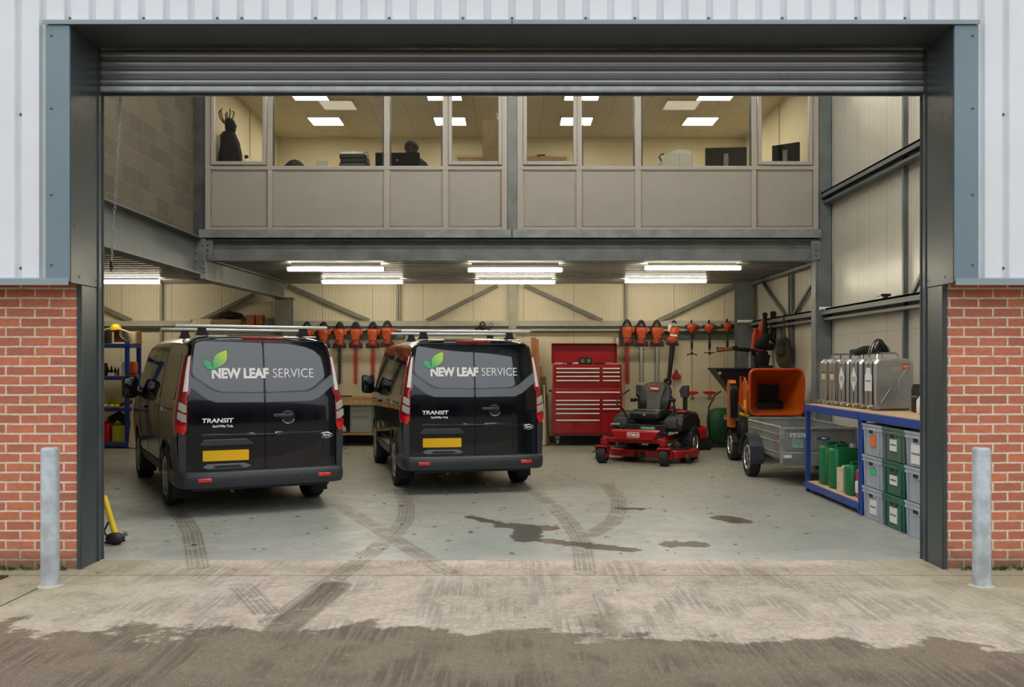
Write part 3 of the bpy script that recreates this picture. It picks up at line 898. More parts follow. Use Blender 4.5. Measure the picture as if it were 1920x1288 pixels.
# ================================================================== VANS
VW = [(.28, .88), (.36, .92), (.46, .955), (.75, .982), (1.0, .985), (1.14, .965), (1.30, .935), (1.5, .895), (1.70, .850), (1.80, .825)]
def vw(z):
    if z <= VW[0][0]: return VW[0][1]
    for (a, wa), (b, wb) in zip(VW, VW[1:]):
        if z <= b:
            t = (z - a) / (b - a); return wa + (wb - wa) * t
    return VW[-1][1]
def yr(x, z):
    s = max(0, z - .92) / .95
    return .13 * s ** 1.8 + .05 * (abs(x) / .9) ** 3
# stations: y, bottom, top, width factor
VST = [(.10, .30, 1.89, 1.0), (.35, .30, 1.905, 1.0), (.8, .30, 1.92, 1.0), (1.4, .30, 1.93, 1.0), (2.2, .30, 1.935, 1.0), (3.0, .30, 1.925, 1.0), (3.35, .30, 1.89, .998),
       (3.6, .30, 1.80, .995), (3.85, .30, 1.62, .99), (4.15, .30, 1.36, .985), (4.32, .30, 1.22, .98), (4.6, .30, 1.12, .965), (4.82, .32, 1.0, .93), (4.93, .36, .86, .87), (4.97, .42, .72, .78)]
def vring(zb, zt, wf, n_side=14, n_arc=9):
    hr = min(.15, (zt - zb) * .3); zs = zt - hr; L = []
    for i in range(n_side):
        z = zb + (zs - zb) * i / n_side; L.append((vw(z) * wf, z))
    xs = vw(zs) * wf
    for i in range(n_arc + 1):
        a = PI / 2 * i / n_arc
        L.append((xs * max(0, math.cos(a)) ** (2 / 3.6), zs + hr * math.sin(a) ** (2 / 2.6)))
    half = L[:-1]
    return [(x, z) for x, z in half] + [(0, zt)] + [(-x, z) for x, z in reversed(half)]
def van_body():
    b = MB(); rings = []
    base = vring(.30, 1.88, 1.0); cz = 1.05
    for k, dy in ((.02, 0), (.25, 0), (.5, 0), (.72, 0), (.88, 0), (.945, .0), (.972, .008), (.988, .022), (.997, .045)):
        r = []
        for x, z in base:
            X_, Z_ = x * k, cz + (z - cz) * k
            r.append((X_, yr(X_, Z_) + dy, Z_))
        rings.append(r)
    for y, zb, zt, wf in VST:
        r = []
        for (x, z) in vring(zb, zt, wf):
            r.append((x, y + (yr(x, z) * max(0, 1 - (y - .1) / .5) if y < .6 else 0), z))
        rings.append(r)
    b.loft(rings)
    return b
def bool_cut(o, cutters):
    for c in cutters:
        m = o.modifiers.new('cut', 'BOOLEAN'); m.operation = 'DIFFERENCE'; m.object = c; m.solver = 'EXACT'
    bpy.context.view_layer.update()
    dg = bpy.context.evaluated_depsgraph_get()
    me = bpy.data.meshes.new_from_object(o.evaluated_get(dg))
    o.modifiers.clear(); old = o.data; o.data = me
    for c in cutters: bpy.data.objects.remove(c)
    me.set_sharp_from_angle(angle=R(38))
    return o
def grid_sheet(poly, step, fmap, th, inset=0.0):
    """a 2-D outline cut into a fine grid, laid on a curved surface and given thickness"""
    bm = bmesh.new()
    vs = [bm.verts.new((p[0], p[1], 0)) for p in poly]; bm.faces.new(vs)
    xs = [p[0] for p in poly]; ys = [p[1] for p in poly]
    for ax, lo, hi in ((0, min(xs), max(xs)), (1, min(ys), max(ys))):
        k = lo + step
        while k < hi - 1e-4:
            no = (1, 0, 0) if ax == 0 else (0, 1, 0); co = (k, 0, 0) if ax == 0 else (0, k, 0)
            bmesh.ops.bisect_plane(bm, geom=bm.verts[:] + bm.edges[:] + bm.faces[:], plane_co=co, plane_no=no)
            k += step
    out = MB(); vmap = {}
    for v in bm.verts: vmap[v] = (out.bm.verts.new(fmap(v.co.x, v.co.y, th)), out.bm.verts.new(fmap(v.co.x, v.co.y, 0)))
    for f in bm.faces:
        out._f([vmap[v][0] for v in f.verts]); out._f([vmap[v][1] for v in reversed(f.verts)])
    for e_ in bm.edges:
        if len(e_.link_faces) == 1:
            a, c = e_.verts; out._f([vmap[a][0], vmap[c][0], vmap[c][1], vmap[a][1]])
    bm.free()
    return out
def rear_panel(poly, off, th=.006, step=.08): return grid_sheet(poly, step, lambda x, z, t: (x, yr(x, z) - off - t, z), th)
def side_panel(poly, side, off, th=.006, step=.12):
    def f(y, z, t):
        e_ = 0
        return (side * (vw(z) + off + t), y, z)
    return grid_sheet(poly, step, f, th)
def rounded(poly, r, n=4):
    """round the corners of a 2-D outline"""
    out = []; k = len(poly)
    for i in range(k):
        p0, p1, p2 = Vector(poly[i - 1]), Vector(poly[i]), Vector(poly[(i + 1) % k])
        d0 = (p0 - p1); d1 = (p2 - p1); rr = min(r, d0.length * .45, d1.length * .45)
        a = p1 + d0.normalized() * rr; c = p1 + d1.normalized() * rr
        for j in range(n + 1):
            t = j / n; q = a * (1 - t) ** 2 + p1 * 2 * t * (1 - t) + c * t ** 2; out.append((q.x, q.y))
    return out
def mirror(p): return [(-x, z) for x, z in reversed(p)]

def make_wheel(parent, x, y, r, w, side, nm='wheel', rim_r=None, spokes=5):
    """tyre with its rim and hub"""
    rr = rim_r or r * .66
    t = MB().lathe([(rr, -w/2 + .02), (r * .80, -w/2), (r * .95, -w/2 + .005), (r * .99, -w/2 + .025), (r, -w/2 + .05), (r, w/2 - .05), (r * .99, w/2 - .025), (r * .95, w/2 - .005), (r * .80, w/2), (rr, w/2 - .02)], (x, y, r), (1, 0, 0), 36).build(nm, 'rubber', parent, smooth=50)
    b = MB(); o = side * w / 2
    b.lathe([(rr, o - side * .015), (rr * .96, o - side * .004), (rr * .90, o - side * .02), (rr * .86, o - side * .07), (.02, o - side * .075)], (x, y, r), (1, 0, 0), 36, cap=False)
    for i in range(spokes):
        a = 2 * PI * i / spokes + .3; d = Vector((0, math.cos(a), math.sin(a))); c = Vector((x + o - side * .035, y, r))
        b.bar(c + d * .03, c + d * rr * .93, .03, r * .16, (1, 0, 0))
    b.lathe([(r * .17, o - side * .06), (r * .17, o - side * .012), (r * .12, o - side * .004), (.005, o - side * .002)], (x, y, r), (1, 0, 0), 20)
    b.build('rim', 'tool_steel', t)
    return t

GLASS_L = [(-.775, 1.800), (-.70, 1.828), (-.012, 1.812), (-.012, 1.285), (-.50, 1.295), (-.60, 1.33), (-.80, 1.46), (-.815, 1.52)]
GLASS_R = [(.012, 1.812), (.30, 1.802), (.50, 1.775), (.62, 1.735), (.70, 1.665), (.725, 1.58), (.745, 1.45), (.60, 1.34), (.50, 1.30), (.012, 1.285)]
STRIPE_L = [(-.012, 1.275), (-.50, 1.285), (-.61, 1.325), (-.835, 1.475), (-.85, 1.44), (-.86, 1.36), (-.66, 1.22), (-.56, 1.185), (-.012, 1.18)]
DOOR_L = [(-.775, .47), (-.006, .47), (-.006, 1.855), (-.735, 1.845), (-.775, 1.80), (-.835, 1.50), (-.865, 1.2), (-.865, .56), (-.85, .49)]

def make_van(label, plate_seed):
    v = thing('van', label, 'van', group='black panel vans with green leaf lettering'); v.scale = (.90, 1, 1)
    body = van_body().build('body', 'paint_black', v, smooth=40)
    body.parent = None
    cut = []
    for sx in (-1, 1):
        for yy in (1.02, 3.95):
            cut.append(MB().cyl((sx * .66, yy, .34), (sx * 1.3, yy, .34), .395, n=40).build('c', 'black'))
    bool_cut(body, cut); body.parent = v
    # rear doors and what is on them
    for s_, poly in ((-1, DOOR_L), (1, mirror(DOOR_L))):
        d = rear_panel(rounded(poly, .03), .004, .010).build('rear_door', 'paint_black', v, smooth=40)
        gl = rear_panel(rounded(GLASS_L if s_ < 0 else GLASS_R, .03), .014, .006).build('rear_window', 'van_glass', d, smooth=40)
        st = rear_panel(rounded(STRIPE_L if s_ < 0 else mirror(STRIPE_L), .015), .014, .007).build('waist_stripe', 'van_stripe', d, smooth=40)
        ol = GLASS_L if s_ < 0 else mirror(GLASS_L)
        path = [(-.03, 1.285)] + GLASS_L[4:] + GLASS_L[:2] + [(-.03, 1.818)]
        if s_ > 0: path = [(-x, z) for x, z in path]
        path = [path[0]] + rounded(path, .04, 4)[5:-5] + [path[-1]]
        pts = [(x * 1.03, yr(x * 1.03, z) - .019, 1.56 + (z - 1.56) * 1.03) for x, z in path]
        MB().tube(pts, .0045, 6).build('window_seal', 'dark_grey', d)
        # pressed crease across the door
        b = MB()
        x0, x1 = (-.72, -.006) if s_ < 0 else (.006, .72)
        rings = []
        for i in range(9):
            x = x0 + (x1 - x0) * i / 8; f = 1 - abs(x) / .74; y = yr(x, .84) - .014
            rings.append([(x, y + .004, .865), (x, y - .010 * f - .002, .850), (x, y - .012 * f - .002, .842 - .008 * f), (x, y + .004, .815)])
        b.loft(rings).build('door_crease', 'paint_black', d)
        # recessed lower field outline
        lo = rounded([(-.80, .50), (-.03, .50), (-.03, .775), (-.80, .775)] if s_ < 0 else [(.03, .50), (.80, .50), (.80, .775), (.03, .775)], .03)
        if s_ > 0: rear_panel(lo, .014, .004).build('lower_field', 'paint_black', d, smooth=40)
        if s_ < 0: left_door = d
        else: right_door = d
    MB().box(-.005, .005, .0, .02, .47, 1.86).build('door_seal', 'rubber', v, remap=lambda c: Vector((c.x, c.y + yr(0, c.z) - .012, c.z)))
    # number plate with its housing
    hs = rear_panel(rounded([(-.76, .50), (-.13, .50), (-.13, .76), (-.76, .76)], .03), .014, .003).build('plate_recess', 'paint_black', left_door)
    b = MB(); b.prism([(-.76, .745), (-.70, .80), (-.22, .80), (-.13, .745), (-.20, .735), (-.70, .735)], 'xz', -.045, .01)
    b.build('plate_hood', 'van_plastic', left_door, bevel=.006)
    pl = rear_panel(rounded([(-.712, .575), (-.192, .575), (-.192, .686), (-.712, .686)], .012), .030, .006)
    pl.build('number_plate', 'plate_yellow', left_door)
    b = MB(); b.prism(rounded([(-.72, .515), (-.66, .545), (-.24, .545), (-.16, .515), (-.22, .495), (-.66, .495)], .01), 'xz', -.032, .0)
    b.build('plate_handle', 'van_stripe', left_door, bevel=.006)
    MB().prism(rounded([(-.60, .512), (-.57, .528), (-.30, .528), (-.26, .512), (-.30, .504), (-.57, .504)], .006), 'xz', -.036, -.030).build('handle_slot', 'black', left_door)
    # right door handle
    b = MB(); b.ell((.275, -.010, 1.02), (.085, .006, .07), 20, 10); b.build('handle_bowl', 'black_gloss', right_door)
    b = MB(); b.rbox((.21, -.034, 1.035), (.24, .026, .036), .012, axis='x'); b.build('door_handle', 'van_plastic', right_door)
    MB().tube([(.275 + .078 * math.cos(a), -.022, 1.015 + .066 * math.sin(a)) for a in [PI * 1.12 + PI * .76 * i / 12 for i in range(13)]], .004, 6).build('bowl_rim', 'tool_steel', right_door)
    # badges and lettering
    mp = lambda off: (lambda c: Vector((c.x, yr(c.x, c.z) - off + c.y, c.z)))
    T = lambda x, z: Matrix.Translation((x, 0, z)) @ STAND
    w1 = text_mesh('NEW LEAF', .142, 'lettering', 'lettering', v, .0015, .0065, 1.0, 'LEFT', T(-.605, 1.44), mp(.024), spacing=.97, label='bold white door lettering')
    w2 = text_mesh('SERVICE', .142, 'lettering', 'lettering', v, .0015, -.001, .99, 'LEFT', T(.095, 1.44), mp(.024), label='thin white door lettering')
    text_mesh('TRANSIT', .062, 'lettering', 'model_badge', v, .002, .0018, 1.42, 'LEFT', T(-.72, .975), mp(.020), shear=.1)
    text_mesh('Sani/Wfita Tnda', .036, 'lettering', 'model_badge', v, .001, .0008, .98, 'LEFT', T(-.60, .925), mp(.019))
    def leaf(pts, mname, off, name='leaf_emblem'):
        return rear_panel(pts, off, .002, .04).build(name, mname, v)
    def curve_leaf(a, c, bulge1, bulge2, k=1.0):
        a = Vector(a); c = Vector(c); d = c - a; n = Vector((-d.y, d.x)); L = []
        for i in range(11):
            t = i / 10; L.append(a + d * t + n * bulge1 * math.sin(PI * t ** .85))
        for i in range(1, 10):
            t = 1 - i / 10; L.append(a + d * t - n * bulge2 * math.sin(PI * t ** 1.15))
        if k != 1.0:
            m_ = sum(L, Vector((0, 0))) / len(L); L = [m_ + (p - m_) * k for p in L]
        return [(p.x, p.y) for p in L]
    for a_, c_, b1, b2 in (((-.575, 1.530), (-.425, 1.735), .28, .24), ((-.580, 1.530), (-.700, 1.625), .22, .26)):
        leaf(curve_leaf(a_, c_, b1, b2, 1.10), 'leaf_dark', .0235, 'leaf_outline'); leaf(curve_leaf(a_, c_, b1, b2, 1.0), 'leaf_emblem', .0255)
    bd = MB(); bd.ell((0, 0, 0), (.088, .006, .036), 28, 8); bd = bd.build('maker_badge', 'chrome', v, loc=(.745, yr(.74, .80) - .016, .805))
    MB().ell((0, -.003, 0), (.076, .006, .027), 28, 8).build('badge_field', 'black_gloss', bd)
    text_mesh('Ford', .042, 'lettering', 'badge_script', bd, .001, .001, 1.15, 'CENTER', Matrix.Translation((0, -.0105, -.013)) @ STAND, shear=.35)
    # high brake light
    MB().prism([(-.26, 1.838), (-.22, 1.872), (.22, 1.872), (.26, 1.838)], 'xz', -.022, .04).build('high_brake_light', 'lamp_red', v, remap=lambda c: Vector((c.x, c.y + yr(c.x, 1.855), c.z)), bevel=.004)
    for a, c in ((-.62, -.40), (.50, .66)): MB().tube([(a, yr(a, 1.88) - .004, 1.882), (c, yr(c, 1.88) - .004, 1.882)], .006, 6).build('drip_rail', 'tool_steel', v)
    # tail lamps wrapping the corners
    def lamp(side):
        lv = [(.86, .925, .965), (.90, .885, .985), (.96, .875, .99), (1.04, .872, .985), (1.16, .872, .968), (1.24, .872, .955), (1.27, .850, .948), (1.31, .835, .940), (1.40, .832, .922), (1.52, .825, .90), (1.62, .815, .876), (1.68, .812, .86)]
        def sec(z, xi, xo, e_):
            y0 = yr(xi, z); P5 = [(xi, y0 - .016 - e_), ((xi + xo) / 2, y0 - .012 - e_), (xo - .004, yr(xo, z) + .012 - e_), (xo + .014 + e_, yr(xo, z) + .065), (xo + .012 + e_, yr(xo, z) + .15), (xo - .03, yr(xo, z) + .15), (xi, yr(xi, z) + .03)]
            return [(side * x, y, z) for x, y in P5]
        lamp_o = MB().loft([sec(z, xi, xo, 0) for z, xi, xo in lv]).build('tail_lamp', 'lamp_red', v, smooth=40)
        def zone(z0, z1, fi, fo, mt, nm, slant=0.0):
            rr = []
            for z, xi, xo in lv: pass
            zs = [z0 + (z1 - z0) * i / 6 for i in range(7)]
            for z in zs:
                for (za, ia, oa), (zb, ib, ob_) in zip(lv, lv[1:]):
                    if za <= z <= zb:
                        t_ = (z - za) / (zb - za); xi = ia + (ib - ia) * t_; xo = oa + (ob_ - oa) * t_; break
                a = xi + (xo - xi) * fi; y = yr(a, z) - .021
                wrap = .10 if fo > 1 else 0
                c_ = xo if fo > 1 else xi + (xo - xi) * fo
                sec_ = [(a, y, z - slant), ((a + c_) / 2, y + .003, z - slant / 2), (c_, yr(c_, z) - (.002 if fo > 1 else .016), z + slant)]
                if fo > 1: sec_ += [(c_ + .021, yr(c_, z) + .066, z + slant), (c_ + .018, yr(c_, z) + .13, z + slant), (c_ - .02, yr(c_, z) + .13, z + slant)]
                sec_ += [(a, y + .02, z - slant)]
                rr.append([(side * p[0], p[1], p[2]) for p in sec_])
            MB().loft(rr).build(nm, mt, lamp_o, smooth=40)
        zone(.865, .955, .05, 1.1, 'lamp_bright_red', 'brake_lens', .012)
        zone(1.0, 1.075, .12, .98, 'lamp_clear', 'reversing_lens', .02)
        zone(1.10, 1.175, .12, .98, 'lamp_clear', 'indicator_lens', .02)
        zone(1.30, 1.665, .28, .78, 'lamp_white', 'light_strip', 0)
    lamp(-1); lamp(1)
    # bumper
    path = [(-.99, .60), (-.995, .30), (-.985, .10), (-.95, -.01), (-.88, -.055), (-.6, -.075), (-.3, -.082), (0, -.085)]
    path = path + [(-x, y) for x, y in reversed(path[:-1])]
    rings = []
    for i, (x, y) in enumerate(path):
        p = Vector((x, y)); a = Vector(path[max(i - 1, 0)]); c = Vector(path[min(i + 1, len(path) - 1)]); d = (c - a).normalized(); n = Vector((d.y, -d.x))
        sec_ = [(-.10, .285), (-.02, .30), (.0, .34), (.004, .40), (-.004, .452), (-.03, .468), (-.12, .472)]
        rings.append([(p.x + n.x * u, p.y + n.y * u, z) for u, z in sec_])
    bp = MB().loft(rings).build('rear_bumper', 'van_plastic', v, smooth=50)
    for s_ in (-1, 1):
        MB().rbox((s_ * .70, -.079, .385), (.155, .018, .04), .010, axis='x').build('reflector', 'lamp_bright_red', bp)
        MB().lathe([(.011, 0), (.011, .004), (.008, .006)], (s_ * .36, -.086, .385), (0, -1, 0), 12).build('parking_sensor', 'black', bp)
        # corner uprights of dark plastic
        pts = [(.885, .465), (.955, .465), (.975, .75), (.968, .86), (.90, .88), (.885, .84)]
        if s_ < 0: pts = mirror(pts)
        rear_panel(pts, .006, .008, .05).build('corner_trim', 'van_plastic', v, smooth=50)
        side_panel([(.05, .46), (.66, .46), (.64, .60), (.60, .74), (.40, .80), (.10, .84)], s_, .001, .006).build('corner_trim', 'van_plastic', v, smooth=50)
        # sill moulding, sliding rail, side windows, handle, arches
        side_panel([(1.43, .31), (3.54, .31), (3.50, .44), (1.47, .44)], s_, .0, .012).build('sill_moulding', 'van_plastic', v, smooth=50)
        side_panel([(.55, 1.085), (1.95, 1.085), (1.95, 1.105), (.55, 1.105)], s_, .0, .008).build('sliding_rail', 'dark_grey', v)
        side_panel([(1.16, 1.06), (1.24, 1.06), (1.24, 1.10), (1.16, 1.10)], s_, .005, .03).build('rail_catch', 'tool_steel', v)
        for a, c_ in ((.42, 1.52), (1.60, 2.62)):
            side_panel(rounded([(a, 1.20), (c_, 1.20), (c_ - .03, 1.70), (a + .06, 1.70)], .06), s_, .0, .006).build('side_window', 'side_glass', v, smooth=40)
        side_panel(rounded([(2.74, 1.17), (3.98, 1.12), (3.62, 1.50), (3.42, 1.68), (2.78, 1.70)], .05), s_, -.004, .006).build('side_window', 'side_glass', v, smooth=40)
        for a in (1.56, 2.68):
            MB().loft([[(s_ * (vw(z) + .002 + d_), a + e_, z) for d_, e_ in ((0, -.004), (.002, -.004), (.002, .004), (0, .004))] for z in [.46 + .1 * k for k in range(14)]]).build('door_gap', 'rubber', v)
        MB().rbox((s_ * 1.0, 2.90, 1.04), (.03, .22, .035), .012, axis='y').build('door_handle', 'paint_black', v)
        # body crease on the flank
        for yy in (1.02, 3.95):
            if yy < 2: pts = [(s_ * .982, yy + .41 * math.cos(a), .34 + .41 * math.sin(a)) for a in [PI * i / 20 for i in range(21)]]
            if yy < 2: MB().tube(pts, .012, 6).build('arch_lip', 'van_plastic', v)
            r_ = make_wheel(v, s_ * (.875 if yy < 2 else .85), yy, .335, .215, s_)
            MB().box(min(s_ * .74, s_ * .95), max(s_ * .74, s_ * .95), yy - .43 , yy - .415, .13, .42).build('mud_flap', 'rubber', v)
        # door mirror
        mr = MB().rbox((s_ * 1.10, 3.72, 1.27), (.215, .15, .30), .06, axis='y').build('door_mirror', 'black_gloss', v, smooth=60)
        MB().rbox((s_ * 1.10, 3.642, 1.27), (.195, .012, .25), .045, axis='y').build('mirror_glass', 'side_glass', mr, smooth=60)
        MB().bar((s_ * .93, 3.76, 1.17), (s_ * 1.05, 3.74, 1.19), .08, .07).build('mirror_arm', 'black', mr, bevel=.01)
    # underside
    MB().box(-.80, .80, .06, 4.6, .26, .31).build('underbody', 'black', v)
    MB().cyl((-.35, .12, .24), (-.35, .5, .26), .022, n=16).build('exhaust_pipe', 'dark_grey', v)
    MB().box(-.70, .70, .95, 1.08, .22, .32).build('rear_axle', 'black', v)
    # roof bars
    for yy, x0, x1, zz in ((.55, -.93, .93, 2.0), (1.75, -.93, .93, 2.0)):
        rb = MB().rbox((0, yy, zz), (x1 - x0, .06, .035), .012, axis='x').build('roof_bar', 'silver_bar', v, bevel=0)
        for s_ in (-1, 1):
            MB().loft([[(s_ * (.62 + a), yy + c_, z) for a, c_ in ((-.05 * k, -.03), (.05 * k, -.03), (.05 * k, .03), (-.05 * k, .03))] for z, k in ((1.90, 1.6), (1.94, 1.0), (1.985, .9))]).build('bar_foot', 'black', rb)
    return v
mk('silver_bar', (.82, .82, .80), .3, metal=.5)
t = mk('leaf_emblem', (.1, .5, .15), .4)
tc = t.nt.nodes.new('ShaderNodeTexCoord'); sp = t.nt.nodes.new('ShaderNodeSeparateXYZ')
t.nt.links.new(tc.outputs['Object'], sp.inputs[0])
g = (S(t.nt, sp.outputs[0]) + S(t.nt, sp.outputs[2])).step(.93, 1.30)
t.color(t.mix(g, (.07, .50, .24), (.60, .82, .10)))

van = make_van('black panel van nearest the blue shelving, leaf lettering on its rear doors', 0)
van.location = (-2.64, 10.25, 0); van.rotation_euler = (0, 0, R(27.2))
van2 = dup(van, (-.455, 11.75, 0), 'black panel van nearest the red tool chest, leaf lettering on its rear doors', R(13.3))
# ================================================================== TOOLS ON THE BACK WALL
WY = BY - .17     # face of the rail
def Xw(px): return (px - 960) * WY / 1800
def Zw(py): return 1.6 - (py - 680) * WY / 1800

mk('gear_red', (.30, .022, .012), .4)
def hedge_trimmer(name, label, loc, blade, group, motor='tool_orange'):
    t = thing(name, label, 'hedge trimmer', loc, group=group); t.scale = (1.18, 1.0, 1.28)
    # hook and hanging loop: black
    MB().tube([(0, .12, -.03), (0, .0, .0), (0, -.04, .02), (.0, -.06, -.01)], .012, 8).build('hook', 'black', t)
    b = MB(); b.tube([(-.06, -.05, -.09), (-.055, -.06, -.05), (-.02, -.06, .0), (.02, -.06, .0), (.055, -.06, -.05), (.06, -.05, -.09)], [.02, .018, .024, .024, .018, .02], 8)
    b.build('rear_handle', 'black', t)
    # motor housing, wider at the top, waisted
    rr = []
    for z, w, d, ox in ((-.085, .050, .04, 0), (-.095, .085, .06, 0), (-.13, .095, .075, 0), (-.18, .085, .075, 0), (-.23, .068, .07, .0), (-.26, .062, .065, .0)):
        rr.append([(ox + w * math.copysign(abs(math.cos(a)) ** .7, math.cos(a)), -.08 + d * math.copysign(abs(math.sin(a)) ** .7, math.sin(a)), z) for a in [2 * PI * i / 20 for i in range(20)]])
    m_ = MB().loft(rr).build('motor_housing', motor, t, smooth=50)
    MB().rbox((.095, -.07, -.135), (.055, .07, .085), .02, axis='z').build('fuel_tank', motor, m_, smooth=50)
    MB().rbox((-.088, -.07, -.125), (.04, .07, .06), .015, axis='z').build('air_filter_cover', 'black', m_, smooth=50)
    for k in range(4): MB().boxc((0, -.152, -.125 - .016 * k), (.06, .008, .005)).build('cooling_slot', 'black', m_)
    MB().boxc((.0, -.135, -.235), (.095, .012, .032)).build('name_strip', 'paper', m_, bevel=.003)
    # gearbox and guard
    g = MB(); rr = []
    for z, w, d in ((-.25, .055, .055), (-.29, .066, .06), (-.335, .085, .065), (-.35, .08, .05)):
        rr.append([(w * math.cos(a), -.08 + d * math.sin(a), z) for a in [2 * PI * i / 16 for i in range(16)]])
    g.loft(rr).build('gearbox', 'gear_red', t, smooth=50)
    g = MB(); g.prism([(-.115, -.385), (-.108, -.325), (-.085, -.30), (-.075, -.345), (.075, -.345), (.085, -.30), (.108, -.325), (.115, -.385)], 'xz', -.12, -.04)
    g.build('hand_guard', 'black', t, bevel=.008)
    if blade:
        b = MB(); b.prism([(-.017, -.38), (.017, -.38), (.014, -.93), (.0, -.955), (-.014, -.93)], 'xz', -.088, -.078)
        bl = b.build('blade_bar', blade, t)
        b = MB()
        for i in range(19):
            z = -.42 - .0275 * i
            for s_ in (-1, 1):
                b.prism([(s_ * .014, z - .009), (s_ * .050, z - .004), (s_ * .050, z + .004), (s_ * .014, z + .009)], 'xz', -.086, -.080)
        b.build('teeth', 'blade_red' if blade == 'blade_red' else 'dark_grey', bl)
    return t

gl = 'hedge trimmers hanging from the wall rail'
h0 = hedge_trimmer('hedge_trimmer', 'orange hedge trimmer with a plain black bar, first clear of the left van roof', (Xw(638), WY, Zw(606)), 'black', gl)
h1 = hedge_trimmer('hedge_trimmer', 'orange hedge trimmer with dark red blade, next to the plain black-bladed one', (Xw(668), WY, Zw(606)), 'blade_red', gl)
dup(h1, (Xw(700), WY, Zw(606)), 'orange hedge trimmer with dark red blade hanging just above the right van mirror')
dup(h1, (Xw(727), WY, Zw(604)), 'orange hedge trimmer partly behind the shoulder of the right van')
dup(h0, (Xw(608), WY, Zw(606)), 'orange hedge trimmer whose blade is hidden behind the left van tail lamp')
dup(h0, (Xw(577), WY, Zw(606)), 'orange hedge trimmer almost hidden above the roof of the left van')
hr = dup(h1, (Xw(1175), WY, Zw(602)), 'orange hedge trimmer with a red sheathed blade, beside the red tool chest lid')
h2 = hedge_trimmer('hedge_trimmer', 'orange hedge trimmer with silver blade, next to the one with the red sheath', (Xw(1201.5), WY, Zw(603)), 'tool_steel', gl)
dup(h2, (Xw(1230.5), WY, Zw(603)), 'orange hedge trimmer with silver blade, next to the long black blower')
MB().prism([(-.033, -.40), (.027, -.40), (.035, -.97), (-.025, -.97)], 'xz', -.10, -.068).build('blade_sheath', 'blade_red', hr, bevel=.006)

# leaf blower hung on end
t = thing('leaf_blower', 'orange leaf blower with long black tube hanging tilted beside the trimmers', 'leaf blower', (Xw(1264), WY, Zw(606)), rot=(0, R(6), 0)); t.scale = (1.1, 1, 1.1)
MB().tube([(-.05, .14, -.02), (-.03, .0, .03), (0, -.02, .045), (.03, -.0, .02), (.05, .12, -.02)], .012, 8).build('hook', 'black', t)
rr = []
for z, w, d in ((-.07, .05, .05), (-.085, .085, .07), (-.16, .095, .085), (-.21, .080, .08), (-.235, .075, .075)):
    rr.append([(w * math.copysign(abs(math.cos(a)) ** .6, math.cos(a)), -.09 + d * math.sin(a), z) for a in [2 * PI * i / 20 for i in range(20)]])
m_ = MB().loft(rr).build('motor_housing', 'tool_orange', t, smooth=50)
MB().rbox((-.085, -.09, -.10), (.06, .09, .13), .02).build('filter_box', 'paper', m_, smooth=50)
MB().boxc((-.01, -.165, -.225), (.13, .014, .035)).build('name_strip', 'paper', m_)
MB().ell((-.01, -.09, -.30), (.10, .085, .085)).build('fan_housing', 'tool_orange', t)
MB().rbox((0, -.09, -.375), (.21, .10, .045), .02, axis='z').build('collar', 'black', t)
b = MB(); b.cyl((0, -.09, -.37), (0, -.09, -.62), .045, .042, 20); b.cyl((0, -.09, -.62), (0, -.09, -1.02), .044, .036, 20); tb = b.build('blower_tube', 'black', t, smooth=50)
MB().lathe([(.067, -.05), (.072, -.03), (.072, .03), (.067, .05)], (-.02, -.09, -1.06), (0, 1, 0), 24).build('nozzle_disc', 'black', tb, smooth=50)
MB().lathe([(.02, 0), (.02, .006)], (-.02, -.142, -1.06), (0, -1, 0), 12).build('nozzle_hub', 'mid_grey', tb)

